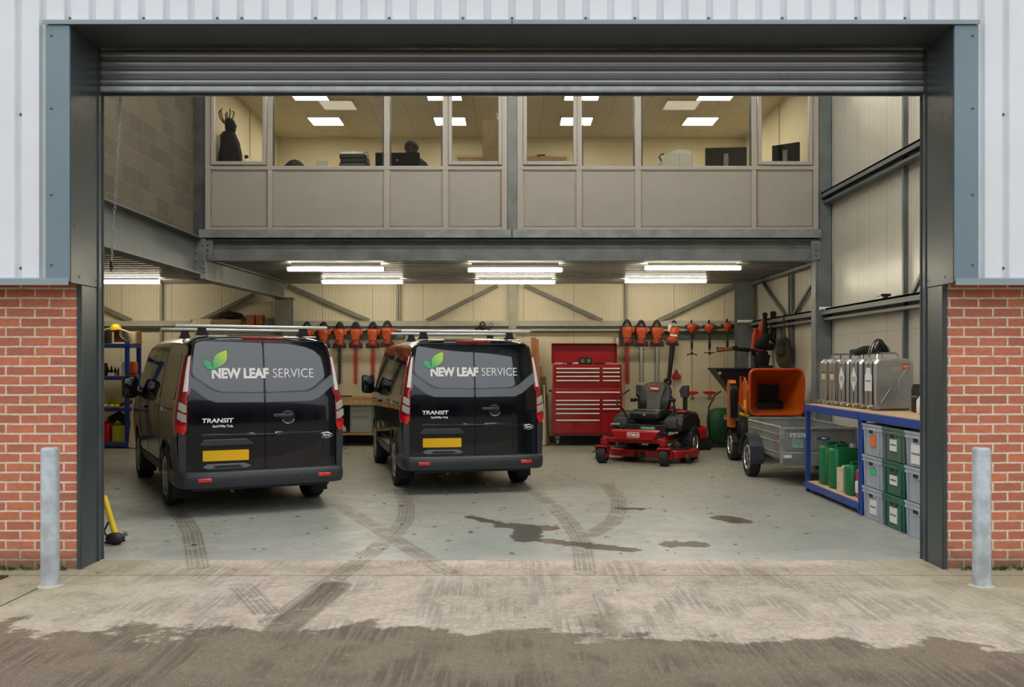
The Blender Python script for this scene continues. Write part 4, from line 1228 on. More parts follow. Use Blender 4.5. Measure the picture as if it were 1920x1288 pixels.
def strimmer(label, loc, kind=0):
    t = thing('strimmer', label, 'strimmer', loc, group='strimmers hanging heads down from the wall rail')
    MB().tube([(0, .14, .03), (0, -.0, .05), (0, -.05, .09), (0, -.08, .06)], .013, 8).build('hook', 'black', t)
    rr = []
    for z, w, d in ((.02, .03, .03), (.01, .085, .07), (-.03, .105, .085), (-.08, .10, .085), (-.12, .06, .06), (-.155, .035, .035)):
        rr.append([(w * (.8 if kind == 2 else 1) * math.cos(a), -.09 + d * math.sin(a), z) for a in [2 * PI * i / 20 for i in range(20)]])
    m_ = MB().loft(rr).build('engine', 'tool_orange', t, smooth=50)
    MB().lathe([(.05, 0), (.05, .008), (.03, .014)], (0, -.172, -.045), (0, -1, 0), 20).build('starter_cover', 'chip_orange_dark', m_, smooth=50)
    for s_ in (-1, 1): MB().rbox((s_ * .11, -.09, -.04), (.03, .06, .07), .012).build('side_cover', 'black', m_)
    MB().cyl((0, -.09, -.15), (0, -.09, -.50), .017, n=12).build('grip', 'black', t)
    MB().rbox((.0, -.09, -.40), (.045, .05, .12), .015).build('throttle_handle', 'black', t, smooth=50)
    MB().cyl((0, -.09, -.48), (0, -.09, -1.45 if kind < 2 else -1.2), .0115, n=12).build('shaft', 'tool_steel', t)
    hz = (-.60, -.55, -.46)[kind]
    if kind == 0: MB().tube([(-.10, -.10, hz), (-.07, -.12, hz + .015), (0, -.10, hz + .035), (.07, -.12, hz + .015), (.10, -.10, hz)], .011, 8).build('loop_handle', 'black', t)
    elif kind == 1: MB().bar((-.11, -.10, hz), (.11, -.10, hz), .02, .018).build('cross_handle', 'black', t)
    else:
        MB().tube([(-.20, -.10, hz - .02), (-.1, -.10, hz - .02), (0, -.10, hz - .02), (.08, -.13, hz), (.20, -.12, hz + .01)], .010, 8).build('bike_handle', 'black', t)
        MB().cyl((.12, -.125, hz + .003), (.21, -.12, hz + .01), .017, n=12).build('hand_grip', 'black', t); MB().ell((-.2, -.1, hz - .02), (.022, .02, .022)).build('handle_knob', 'black', t)
    if kind < 2:
        MB().rbox((0, -.11, -.56), (.04, .04, .06), .01).build('clamp', 'black', t)
        rr = []
        for i in range(11):
            a = -PI / 2 + PI * i / 10; x = .125 * math.sin(a); c_ = math.cos(a)
            rr.append([(x, -.16, -1.325 + .015 * c_), (x, -.16, -1.325 - .05 * c_ - .003), (x, -.04, -1.325 - .05 * c_ - .003), (x, -.04, -1.325 + .02 * c_)])
        MB().loft(rr).build('guard', 'tool_red', t, smooth=40)
        hd = MB().lathe([(.025, 0), (.03, .02), (.042, .035), (.042, .065), (.03, .08), (.012, .088)], (0, -.11, -1.39), (0, -.35, -1), 20).build('cutting_head', 'mid_grey', t, smooth=40)
        MB().cyl((0, -.09, -1.20), (0, -.09, -1.30), .018, n=12).build('shaft_sleeve', 'yellow', t)
    return t
strimmer('orange strimmer with curved loop handle, beside the hanging leaf blower', (Xw(1295.5), WY, Zw(609)), 0)
strimmer('orange strimmer with a straight cross handle, middle of the three hanging strimmers', (Xw(1328.5), WY, Zw(609)), 1)
strimmer('orange strimmer with wide bike handle, half hidden behind the black hopper', (Xw(1362), WY, Zw(607)), 2)
# red scraper-shaped guard hanging on the wall
t = thing('strimmer_guard', 'small red moulded guard hanging alone under the leaf blower', 'guard', (Xw(1270), BY - .04, Zw(700)))
MB().prism(rounded([(-.09, -.11), (.09, -.11), (.09, -.04), (.04, .0), (.025, .03), (.025, .08), (-.025, .08), (-.025, .03), (-.04, .0), (-.09, -.04)], .03), 'xz', -.06, .0).build('guard_plate', 'tool_red', t, bevel=.012)
MB().lathe([(.014, 0), (.014, .02)], (0, -.06, .06), (0, -1, 0), 10).build('nail', 'tool_steel', t)
# light switch box by the trimmer row
t = thing('junction_box', 'pale grey electrical box on the wall behind the trimmers by the chest lid', 'electrical box', (Xw(1158), BY - .06, Zw(640)))
MB().rbox((0, 0, 0), (.07, .10, .17), .012, axis='y').build('case', 'cabinet_grey', t, bevel=.003)
MB().rbox((0, -.055, 0), (.055, .012, .14), .01, axis='y').build('cover', 'paper', t)
# pulley on the rail above the right van
t = thing('winch_hook', 'black lifting hook and pulley on the rail above the right van roof bars', 'hook', (Xw(905), WY - .05, Zw(612)))
MB().tube([(.05 * math.cos(a), 0, .02 + .06 * math.sin(a)) for a in [2*PI*i/16 for i in range(16)]], .014, 8, closed=True).build('ring', 'black', t)
MB().ell((0, 0, -.03), (.06, .05, .06)).build('pulley', 'black', t)
for s_ in (-1, 1): MB().tube([(0, 0, -.03), (s_ * .08, 0, -.02), (s_ * .13, 0, -.06), (s_ * .15, 0, -.10)], .02, 8).build('arm', 'black', t)
MB().tube([(.17 + .035 * math.cos(a), 0, .02 + .05 * math.sin(a)) for a in [2*PI*i/16 for i in range(16)]], .006, 6, closed=True).build('loop', 'black', t)
# grey clamp at the left end of the middle rail
t = thing('hose_clamp', 'small grey tap fitting on the rail beside the right van roof bar', 'fitting', (Xw(751), WY - .035, Zw(627)))
MB().lathe([(.05, 0), (.05, .02), (.03, .03), (.03, .07), (.04, .075), (.04, .09)], (0, 0, -.05), (0, 0, 1), 16).build('body', 'mid_grey', t)
MB().cyl((-.05, 0, .07), (.05, 0, .07), .01, n=8).build('lever', 'galv', t)
# boxes lying on the rail shelf over the left van
t = thing('cardboard_box', 'long low cardboard box on the rail above the left van', 'box', (Xw(407), WY - .03, Zw(609)))
MB().box(-.48, .50, -.12, .12, 0, .10).build('carton', 'cardboard', t, bevel=.004)
MB().prism([(-.48, .0), (-.10, .0), (-.05, .11), (-.40, .11)], 'xz', -.125, -.12).build('flap', 'cream', t)
t = thing('black_bag', 'black cloth bag slumped over the long cardboard box above the left van', 'bag', (Xw(434), WY - .03, Zw(609) + .18))
MB().ell((0, 0, .0), (.25, .14, .075)).build('bag_body', 'black_cloth', t)
MB().tube([(-.1, -.1, .02), (-.03, -.12, .08), (.06, -.12, .07), (.12, -.10, .0)], .012, 6).build('strap', 'black', t)
for px, w, lab in ((472, .16, 'wooden block on the rail, beside the cardboard box'), (489, .13, 'wooden block on the rail, against the steel column')):
    t = thing('wooden_block', lab, 'wood block', (Xw(px), WY - .02, Zw(610)), group='wooden blocks on the rail')
    MB().box(-w/2, w/2, -.1, .1, 0, .20).build('block', 'timber_red', t, bevel=.006)

# ================================================================== RED TOOL CHEST
CHY = 18.42
def Xc(px): return (px - 960) * CHY / 1800
def Zc(py): return 1.6 - (py - 680) * CHY / 1800
t = thing('tool_cabinet', 'tall red steel tool cabinet on castors, long silver-edged drawers', 'tool cabinet', ((Xc(1036) + Xc(1167)) / 2, CHY, 0))
cx = t.location.x; W2 = (Xc(1167) - Xc(1036)) / 2
Z = lambda py: Zc(py)
MB().box(-W2, W2, 0, .50, Z(815), Z(728)).build('cabinet_body', 'chest_red', t, bevel=.008)
MB().box(-W2 - .01, W2 + .01, -.012, .51, Z(815) - .0, Z(812)).build('base_plinth', 'chest_red_dark', t, bevel=.004)
def drawer(par, px0, px1, py0, py1, lock=False):
    x0, x1 = (px0 - 960) * CHY / 1800 - cx, (px1 - 960) * CHY / 1800 - cx
    d = MB().box(x0, x1, -.016, 0, Z(py1) + .006, Z(py0) - .004).build('drawer', 'chest_red', par, bevel=.003)
    zt = Z(py0) - .004
    b = MB(); b.prism([(-.016, zt - .004), (-.036, zt - .008), (-.040, zt - .026), (-.034, zt - .026), (-.028, zt - .016), (-.016, zt - .016)], 'yz', x0 + .012, x1 - .012)
    b.build('drawer_pull', 'pull_white', d)
mk('pull_white', (.86, .84, .82), .35)
ys = [733.5, 748.8, 756.5, 764.6, 773, 785.8, 812]
drawer(t, 1041, 1163, 733.5, 747.8)
for a, c_ in zip(ys[1:], ys[2:]): drawer(t, 1041, 1125, a, c_)
for a, c_ in zip(ys[1:4], ys[2:5]): drawer(t, 1129, 1163, a, c_ if a < 760 else 772.5)
MB().box(Xc(1129) - cx, Xc(1163) - cx, -.014, 0, Z(812), Z(774)).build('door', 'chest_red', t, bevel=.003)
MB().lathe([(.012, 0), (.012, .006)], (Xc(1101) - cx, -.001, Z(729.5)), (0, -1, 0), 12).build('lock', 'chrome', t)
for s_ in (-1, 1):
    for yy in (.06, .44):
        cs = MB().lathe([(.03, -.02), (.058, -.018), (.062, -.01), (.062, .01), (.058, .018), (.03, .02)], (s_ * (W2 - .10), yy, .063), (1, 0, 0), 24).build('castor', 'mid_grey', t, smooth=40)
        b = MB()
        for q in (-1, 1): b.bar((s_ * (W2 - .10) + q * .028, yy, .06), (s_ * (W2 - .10) + q * .028, yy, .16), .03, .005, (1, 0, 0))
        b.boxc((s_ * (W2 - .10), yy, .17), (.09, .09, .02)); b.build('castor_fork', 'galv', cs)
MB().tube([(-W2, .1, Z(734)), (-W2 - .05, .1, Z(733)), (-W2 - .05, .4, Z(733)), (-W2, .4, Z(734))], .012, 8).build('side_handle', 'black', t)
t2 = thing('tool_box', 'red steel top box with raised lid standing on the tall red cabinet', 'tool box', (cx, CHY + .01, Z(728)))
zb = Z(728); q = lambda py: Z(py) - zb
t2z = t2.location.z
MB().box(-W2 + .01, W2 - .01, .0, .42, 0.001, q(683)).build('box_body', 'chest_red', t2, bevel=.006)
ys = [689, 696.2, 703.8, 711.5, 723.5]
_Z = Z; Z = lambda py: _Z(py) - t2z
for a, c_ in zip(ys, ys[1:]):
    drawer(t2, 1042, 1125, a, c_); drawer(t2, 1129, 1163, a, c_)
MB().lathe([(.012, 0), (.012, .006)], (Xc(1101) - cx, -.001, Z(686)), (0, -1, 0), 12).build('lock', 'chrome', t2)
Z = _Z
# open lid: shallow tray leaning back
lid = MB(); zl0, zl1 = q(681.5), q(643); xl0, xl1 = Xc(1035.5) - cx, Xc(1160) - cx
lid.box(xl0, xl1, .40, .412, zl0, zl1)
lo = lid.build('lid', 'chest_red', t2)
r2 = MB(); r2.box(xl0, xl0 + .012, .27, .41, zl0, zl1); r2.box(xl1 - .012, xl1, .27, .41, zl0, zl1); r2.box(xl0, xl1, .27, .41, zl1 - .012, zl1)
r2.build('lid_rim', 'chest_red_dark', lo, bevel=.002)
MB().box(xl0 + .02, xl1 - .02, .385, .40, q(655), q(653)).build('lid_rib', 'chest_red_dark', lo)
# things lying on the open box
t = thing('work_radio', 'squat black twin-speaker work radio in the open red tool box', 'radio', (Xc(1099), CHY + .16, Z(683) + .002))
MB().rbox((0, 0, .07), (.25, .12, .13), .02, axis='y').build('case', 'black', t, bevel=.003)
for s_ in (-1, 1): MB().lathe([(.04, 0), (.04, .006), (.03, .002)], (s_ * .06, -.06, .065), (0, -1, 0), 20).build('speaker', 'mid_grey', t)
random.seed(4)
for i, (px, ln, cm, nm, lab) in enumerate(((1048, .16, 'silver', 'spanner', 'silver spanner lying at the left end of the open tool box'), (1064, .17, 'black', 'screwdriver', 'black-handled screwdriver lying in the open tool box'),
                                          (1080, .12, 'paper', 'rag', 'small white rag lying in the open tool box beside the radio'), (1126, .2, 'black', 'screwdriver', 'black screwdriver lying right of the radio in the tool box'), (1143, .14, 'silver', 'spanner', 'silver spanner lying at the right end of the open tool box'))):
    t = thing(nm, lab, nm, (Xc(px), CHY + .10, Z(683) + .002), rz=.3 * (i % 3 - 1))
    MB().rbox((0, 0, .015), (ln, .03, .03), .01, axis='x').build('handle' if nm != 'rag' else 'cloth', cm, t)
    if nm != 'rag': MB().cyl((ln / 2, 0, .015), (ln / 2 + .08, 0, .015), .006, n=8).build('shaft', 'tool_steel', t)

# timber leaning beside the chest
def plank(label, x0, z1, w, d, x1=None, y=BY - .16, mat='timber', lean=.10, name='timber_batten'):
    x1 = x0 if x1 is None else x1
    p0 = Vector((x0, y - lean - .08, 0.02)); p1 = Vector((x1, y, z1))
    o = MB(); o.bar((0, 0, 0), p1 - p0, w, d, (0, 1, 0))
    o = o.build(name, mat, None, loc=p0, bevel=.002); tag(o, label, 'timber', 'timber lengths leaning on the wall beside the tool cabinet'); return o
plank('tall reddish timber post, tallest length beside the right van', Xc(1019) - .1, Zc(632), .10, .05, Xc(1001), BY - .20, 'timber_red', .22)
plank('second reddish timber post, pressed against the tallest one by the van', Xc(1024) - .1, Zc(636), .06, .05, Xc(1007.5), BY - .40, 'timber_red', .16)
plank('pale batten with square top, ends just below the tall reddish posts', Xc(1020), Zc(687), .08, .04, Xc(1015), BY - .10, 'timber', .1)
plank('dark brown batten, widest of the timber beside the tool cabinet', Xc(1024), Zc(707), .10, .03, Xc(1020), BY - .30, 'timber_dark', .16)
plank('thin pale batten leaning in front of the dark brown one', Xc(1023.5), Zc(722), .025, .03, Xc(1021), BY - .42, 'cream', .10)
plank('thin brown batten, closest to the red cabinet side', Xc(1030), Zc(740), .03, .03, Xc(1027), BY - .30, 'timber_dark', .12)
plank('short cream batten, lowest of the leaning timber', Xc(1019), Zc(768), .05, .03, Xc(1018), BY - .62, 'cream', .04)

# ================================================================== WORKBENCH BETWEEN THE VANS
t = thing('workbench', 'long wooden-topped workbench along the back wall behind the vans', 'workbench', (-3.2, 18.35, 0))
bx0, bx1 = -1.3, .95
MB().box(bx0, bx1, 0, .58, Zw(749) - .0, Zw(742.5)).build('worktop', 'bench_top', t, bevel=.004)
MB().box(bx0, bx1, -.005, .0, Zw(757), Zw(748)).build('apron', 'timber', t)
MB().box(bx0, bx1, .02, .58, Zw(812), Zw(808)).build('lower_shelf', 'bench_top', t, bevel=.003)
for xx in (bx0 + .04, -.1, bx1 - .04): MB().box(xx - .03, xx + .03, .05, .11, 0, Zw(749)).build('leg', 'dark_grey', t); MB().box(xx - .03, xx + .03, .50, .56, 0, Zw(749)).build('leg', 'dark_grey', t)
MB().box(bx0, bx1, .56, .58, .15, Zw(749)).build('back_panel', 'dark_grey', t)
t = thing('drawer_unit', 'grey steel drawer unit under the workbench seen between the vans', 'drawer unit', (Xw(684), 18.40, Zw(808) + .002))
uw = 38 / 94.5 / 2
MB().box(-uw, uw, 0, .5, 0, .56).build('carcass', 'cabinet_grey', t, bevel=.004)
for z0, z1 in ((.012, .30), (.315, .395), (.41, .48)):
    d = MB().box(-uw + .03, uw - .03, -.014, 0, z0, z1).build('drawer', 'cabinet_grey', t, bevel=.003)
    MB().box(-uw + .03, uw - .03, -.022, -.012, z1 - .012, z1).build('handle', 'galv', d)
t = tag(MB().prism([(0, 0), (.22, 0), (.22, .07), (.1, .20), (0, .14)], 'xz', 0, .1).build('rubble_sack', 'cream', loc=(Xw(640) - .05, 18.45, Zw(808) + .02), bevel=.01), 'crumpled cream sack on the lower bench shelf beside the drawer unit', 'sack')
t = tag(MB().boxc((0, 0, .012), (.25, .05, .022)).build('spirit_level', 'black', loc=(Xw(655), 18.46, Zw(742.5) + .001), bevel=.004), 'short black spirit level lying on the workbench behind the left van', 'spirit level')

# ================================================================== BLUE SHELVING AT THE LEFT
SY0, SY1 = 17.9, 18.5
sf = SY0 / 1800
SX1 = (242 - 960) * sf; SX0 = SX1 - 1.35
Zs = lambda py: 1.6 - (py - 680) * sf
t = thing('shelving_unit', 'blue steel shelving unit against the back wall by the left jamb', 'shelving', ((SX0 + SX1) / 2, SY0, 0))
hw = (SX1 - SX0) / 2; dp = SY1 - SY0
levels = [Zs(829), Zs(764), Zs(705), Zs(644)]
for s_ in (-1, 1):
    for yy in (0, dp - .04): MB().box(s_ * hw - (.085 if s_ > 0 else 0), s_ * hw + (0 if s_ > 0 else .085), yy, yy + .04, 0, levels[-1] + .03).build('upright', 'shelf_blue', t, bevel=.004)
for z in levels:
    s = MB().box(-hw + .02, hw - .02, .01, dp - .01, z - .015, z).build('shelf_board', 'chipboard', t)
    b = MB(); b.box(-hw, hw, -.006, .012, z - .075, z - .005); b.box(-hw, hw, dp - .012, dp, z - .075, z - .005); b.box(hw - .012, hw, 0, dp, z - .075, z - .005); b.build('shelf_beam', 'shelf_blue', s, bevel=.002)
def on(px, lv, dy=.2): return ((px - 960) * (SY0 + dy) / 1800, SY0 + dy, levels[lv] + .002)
# top shelf
t = thing('work_boot', 'dark brown laced work boot under the yellow cap on the top shelf', 'boot', on(222, 3, .16))
rr = []
for x, z0, z1, w in ((-.07, .02, .24, .035), (-.06, .0, .25, .045), (.02, .0, .25, .047), (.045, .0, .19, .046), (.07, .0, .12, .045), (.13, .0, .09, .05), (.19, .0, .07, .045), (.215, .01, .045, .03)):
    rr.append([(x, w * math.cos(a), (z0 + z1) / 2 + (z1 - z0) / 2 * math.sin(a)) for a in [2 * PI * i / 14 for i in range(14)]])
MB().loft(rr).build('upper', 'brown_leather', t, smooth=60)
MB().rbox((.07, 0, .012), (.30, .10, .024), .04).build('sole', 'cream', t)
MB().tube([(.045, -.05, .23), (.05, -.052, .16), (.075, -.052, .12), (.12, -.05, .09)], .008, 6).build('laces', 'cream', t)
t = thing('sun_hat', 'yellow cap with long peak resting on the work boot, top shelf', 'hat', (on(217, 3, .16)[0], SY0 + .16, levels[3] + .255))
MB().ell((0, 0, .0), (.11, .10, .12), z0=0).build('crown', 'yellow', t)
MB().loft([[(.05, -.08, .035), (.05, .08, .035), (.05, .08, .025), (.05, -.08, .025)], [(.16, -.08, .0), (.16, .08, .0), (.16, .08, -.01), (.16, -.08, -.01)], [(.27, -.03, -.045), (.27, .03, -.045), (.27, .03, -.05), (.27, -.03, -.05)]]).build('peak', 'cream', t)
MB().tube([(-.10, -.04, .03), (-.15, -.05, .02), (-.20, -.05, -.005)], .012, 6).build('strap', 'paper', t)
t = thing('file_box', 'pale open cardboard file box at the right end of the top shelf', 'box', on(247, 3, .36))
MB().box(-.14, .12, -.12, .16, 0, .23).build('carton', 'cream', t, bevel=.004)
MB().boxc((.135, 0, .11), (.02, .24, .22)).build('side_flap', 'cardboard', t)
tag(MB().rbox((0, 0, .13), (.26, .3, .26), .03).build('tool_case', 'black', loc=on(192, 3, .3)), 'black case on the top shelf, half hidden by the left jamb', 'case')
# second shelf
tag(MB().rbox((0, 0, .12), (.10, .12, .24), .02).build('spray_can', 'black', loc=on(195, 2, .1)), 'tall black tub on the second shelf beside the jamb', 'tub')
for i, (px, w, h, mt, lab) in enumerate(((206, .05, .06, 'cream', 'small cream carton, second shelf, beside the tall black tub'), (212, .05, .06, 'paper', 'small white carton in the middle of the second shelf'), (219, .06, .06, 'cardboard', 'small brown carton on the second shelf beside the white one'), (225, .05, .055, 'chest_red_dark', 'small dark red carton beside the blue upright'))):
    tag(MB().box(-w/2, w/2, -.04, .04, 0, h).build('small_carton', mt, loc=on(px, 2, .06), bevel=.002), lab, 'carton', 'small cartons on the second shelf')
for i, (px, h) in enumerate(((203, .15), (209, .17), (216, .15), (222, .14))):
    tt = thing('oil_bottle', ('dark oil bottle nearest the tall black tub', 'dark oil bottle behind the small white carton', 'dark oil bottle behind the small brown carton', 'dark oil bottle nearest the white folder')[i], 'bottle', on(px, 2, .22), group='oil bottles on the second shelf')
    MB().lathe([(.028, 0), (.028, h * .65), (.012, h * .85), (.012, h)], (0, 0, 0), (0, 0, 1), 14).build('bottle_body', ('dark_grey', 'olive_cloth', 'dark_grey', 'mid_grey')[i], tt, smooth=40)
    MB().cyl((0, 0, h), (0, 0, h + .02), .014, n=12).build('cap', ('paper', 'cream', 'paper', 'paper')[i], tt)
tag(MB().box(-.02, .025, -.1, .1, 0, .26).build('folder', 'paper', loc=on(229.5, 2, .1), bevel=.003), 'white folder standing upright behind the blue upright', 'folder')
t = thing('plastic_case', 'orange moulded plastic case on the red box, second shelf', 'case', (on(247, 2, .25)[0], SY0 + .25, levels[2] + .07))
MB().rbox((0, 0, .10), (.19, .14, .20), .03, axis='y').build('shell', 'orange_plastic', t, bevel=.004)
for s_ in (-.04, .03): MB().rbox((s_, -.074, .10), (.03, .012, .14), .006, axis='y').build('rib', 'tool_orange', t)
tag(MB().box(-.10, .10, -.08, .08, 0, .065).build('red_box', 'blade_red', loc=on(247, 2, .25), bevel=.003), 'flat dark red box under the orange plastic case', 'box')
# third shelf
t = thing('hard_hat', 'yellow hard hat on the third shelf', 'hard hat', on(214, 1, .32))
MB().ell((0, 0, .05), (.12, .10, .12), z0=0).build('shell', 'can_yellow', t); MB().lathe([(.155, .04), (.155, .052), (.11, .055)], (0, 0, 0), (0, 0, 1), 24).build('brim', 'can_yellow', t)
t = thing('ear_defenders', 'yellow ear defenders lying in front of the hard hat', 'ear defenders', on(215, 1, .0))
for s_ in (-1, 1): MB().ell((s_ * .05, 0, .03), (.045, .04, .03)).build('cup', 'yellow', t)
MB().tube([(-.06, .03, .03), (0, .09, .03), (.06, .03, .03)], .008, 6).build('band', 'black', t)
t = tag(MB().ell((0, 0, .045), (.08, .12, .045)).build('rag_bundle', 'grey_cloth', loc=on(187, 1, .28)), 'grey rag heap on the third shelf next to the jamb', 'rags')
tag(MB().ell((0, 0, .03), (.09, .07, .03)).build('work_glove', 'cream', loc=on(194, 1, .045)), 'cream work glove on the front edge of the third shelf', 'glove')
tag(MB().tube([(-.14, 0, .03), (-.05, .0, .06), (.04, 0, .08), (.13, 0, .11)], [.02, .03, .035, .03], 10).build('power_drill', 'blade_red', loc=on(236, 1, .12)), 'dark red power tool beside the hard hat on the third shelf', 'power tool')
# bottom shelf
def jerry(name, label, cat, loc, dims, mat, cap='black', rz=0, group=None, neck=1):
    w, d, h = dims
    t = thing(name, label, cat, loc, rz=rz, group=group)
    b = MB(); b.rbox((0, 0, h * .47), (w, d, h * .94), min(w, d) * .28, axis='z'); bo = b.build('can_body', mat, t, smooth=50)
    for s_ in (-1, 1): MB().rbox((0, s_ * d * .5, h * .46), (w * .55, .012, h * .6), .01, axis='y').build('side_panel', mat, bo)
    MB().tube([(-w * .30, 0, h * .90), (-w * .28, 0, h * 1.0), (w * .1, 0, h * 1.0), (w * .12, 0, h * .92)], min(w, d) * .11, 8).build('handle', mat, t)
    MB().lathe([(.03, 0), (.03, .02), (.036, .022), (.036, .05), (.03, .055)], (w * .32, 0, h * .92), (.25, 0, 1), 16).build('cap', cap, t)
    return t
jerry('jerry_can', 'red plastic jerry can on the bottom shelf of the blue unit', 'jerry can', on(201, 0, .15), (.19, .30, .37), 'can_red')
jerry('jerry_can', 'yellow plastic jerry can on the bottom shelf of the blue unit', 'jerry can', on(224, 0, .15), (.22, .28, .33), 'can_yellow')
tag(MB().ell((0, 0, .06), (.28, .15, .09)).build('tarpaulin', 'black_cloth', loc=(on(205, 0)[0], SY0 + .40, levels[0] + .38)), 'folded black tarpaulin behind the red and yellow cans', 'tarpaulin') if False else None
tag(MB().tube([(-.25, 0, .1), (-.12, 0, .40), (0, 0, .46), (.14, 0, .36), (.24, 0, .1)], [.06, .08, .09, .08, .06], 10).build('coiled_hose', 'black', loc=(on(212, 0)[0], SY0 + .45, levels[0] + .01)), 'thick black hose arched behind the red and yellow cans', 'hose')
o = MB().bar((0, 0, 0), (.07, .10, 1.12), .11, .05, (0, 1, 0)).build('timber_board', 'timber_dark' if False else 'cream', loc=((247 - 960) * 17.8 / 1800, 17.80, .03))
tag(o, 'pale board leaning between the blue shelving and the left van', 'timber')

# ================================================================== HAND CHAIN AND YELLOW TOOL AT THE LEFT JAMB
t = thing('hand_chain', 'long steel hand chain hanging from the shutter beside the left jamb', 'chain', (-3.235, 7.985, 4.17))
b = MB(); p0 = Vector((0, 0, 0)); p1 = Vector((-.10, 0.0, -1.83)); n = 56; d = (p1 - p0) / n
for i in range(n):
    c = p0 + d * (i + .5); ax = Vector((1, 0, 0)) if i % 2 else Vector((0, 1, 0)); L = d.length * .78; w = .010
    pts = []
    for k in range(12):
        a = 2 * PI * k / 12; pts.append(c + ax * w * math.cos(a) + Vector((0, 0, 1)) * (L * .5 * math.sin(a) + math.copysign(L * .18, math.sin(a)) * (abs(math.sin(a)) > .01)))
    b.tube(pts, .0032, 5, closed=True)
b.build('links', 'galv', t, smooth=60)
MB().ell((-.098, .0, -1.76), (.014, .014, .05)).build('chain_keeper', 'black', t)
t = thing('yellow_brush', 'yellow-handled tool with black straps leaning on the left jamb', 'tool', (-3.48, 8.45, 0))
MB().tube([(0, 0, .06), (-.06, .02, .22), (-.13, .05, .42)], [.028, .026, .024], 12).build('handle', 'yellow', t)
MB().ell((-.01, -.01, .055), (.085, .06, .055)).build('head', 'black', t, smooth=60)
for pts in ([(.0, 0, .05), (.03, -.02, .07), (.08, -.01, .03)], [(-.06, 0, .03), (-.10, -.03, .12), (-.07, 0, .20)], [(-.12, 0, .02), (-.05, -.05, .02), (.03, -.05, .03)]):
    MB().tube(pts, .009, 6).build('strap', 'black', t)
MB().cyl((.03, -.0, .06), (.09, .0, .10), .02, n=12).build('buckle', 'mid_grey', t)
# ================================================================== BOLLARDS
for px, lab in ((94, 'galvanised steel bollard in front of the left brick pier'), (1840.5, 'galvanised steel bollard in front of the right brick pier')):
    t = thing('bollard', lab, 'bollard', ((px - 960) * 6.89 / 1800, 6.89, 0), group='steel bollards either side of the doorway')
    MB().lathe([(.063, -.02), (.063, .975), (.058, .988), (.052, .992)], (0, 0, 0), (0, 0, 1), 36).build('post', 'galv_bollard', t, smooth=40)
    MB().lathe([(.054, 0), (.05, .006), (.0, .008)], (0, 0, .985), (0, 0, 1), 32).build('cap', 'galv_bollard', t)
    rr = [[((.063 + r_ * (1 + .25 * math.sin(5 * a))) * math.cos(a), (.063 + r_ * (1 + .2 * math.sin(3 * a + 1))) * math.sin(a), z) for a in [2*PI*i/24 for i in range(24)]] for r_, z in ((.035, -.005), (.018, .004), (.0, .010))]
    MB().loft(rr).build('mortar_collar', 'apron_light', t, smooth=40)

# ================================================================== ZERO-TURN MOWER
mw = thing('ride_on_mower', 'red and black zero-turn ride-on mower facing the doorway', 'mower', (1.90, 15.08, 0), rz=R(-28))
fr = MB()
fr.box(-.54, -.44, -.02, .10, .30, .40); fr.box(.44, .54, -.02, .10, .30, .40)
fr.box(-.50, .50, .06, .13, .335, .41)
for s_ in (-1, 1): fr.bar((s_ * .34, .10, .37), (s_ * .34, 1.4, .38), .06, .08)
fr.build('front_frame', 'mower_red', mw, bevel=.008)
fp = MB(); fp.loft([[(-.37, .02, .53), (.42, .02, .53), (.42, .10, .545), (-.37, .10, .545)], [(-.37, .0, .515), (.42, .0, .515), (.42, .10, .515), (-.37, .10, .515)], [(-.28, -.01, .39), (.32, -.01, .39), (.32, .10, .39), (-.28, .10, .39)]])
fpo = fp.build('front_panel', 'mower_red', mw, bevel=.006)
MB().prism(rounded([(-.095, .425), (.105, .425), (.105, .505), (-.095, .505)], .015), 'xz', -.015, .0).build('badge_border', 'lettering', fpo)
bp = MB().prism(rounded([(-.087, .432), (.097, .432), (.097, .498), (-.087, .498)], .012), 'xz', -.018, -.010).build('badge_plate', 'mower_red', fpo)
text_mesh('TORO', .058, 'lettering', 'badge_lettering', fpo, .001, .0022, 1.05, 'CENTER', Matrix.Translation((.005, -.0205, .445)) @ STAND)
# castors
for s_ in (-1, 1):
    w = MB().lathe([(.045, -.065), (.10, -.075), (.122, -.055), (.128, -.02), (.128, .02), (.122, .055), (.10, .075), (.045, .065)], (s_ * .52, .0, .128), (1, 0, 0), 32).build('castor_wheel', 'rubber', mw, smooth=50)
    MB().lathe([(.048, -.07), (.03, -.072), (.012, -.085), (.012, .085), (.03, .072), (.048, .07)], (s_ * .52, .0, .128), (1, 0, 0), 20).build('hub', 'mower_red', w)
    y_ = MB(); y_.loft([[(s_ * .52 - .105, a, z) for a, z in ((-.07, .255), (.09, .255), (.09, .285), (-.07, .285))], [(s_ * .52 + .105, a, z) for a, z in ((-.07, .255), (.09, .255), (.09, .285), (-.07, .285))]])
    for q in (-1, 1): y_.loft([[(s_ * .52 + q * .098 + d_, .02 + a * k, z) for d_, a in ((-.006, -.08), (.006, -.08), (.006, .07), (-.006, .07))] for z, k in ((.27, 1), (.18, .55), (.10, .35))])
    y_.cyl((s_ * .49, .04, .28), (s_ * .49, .04, .43), .035, n=16)
    y_.build('castor_fork', 'mower_red', mw, bevel=.005)
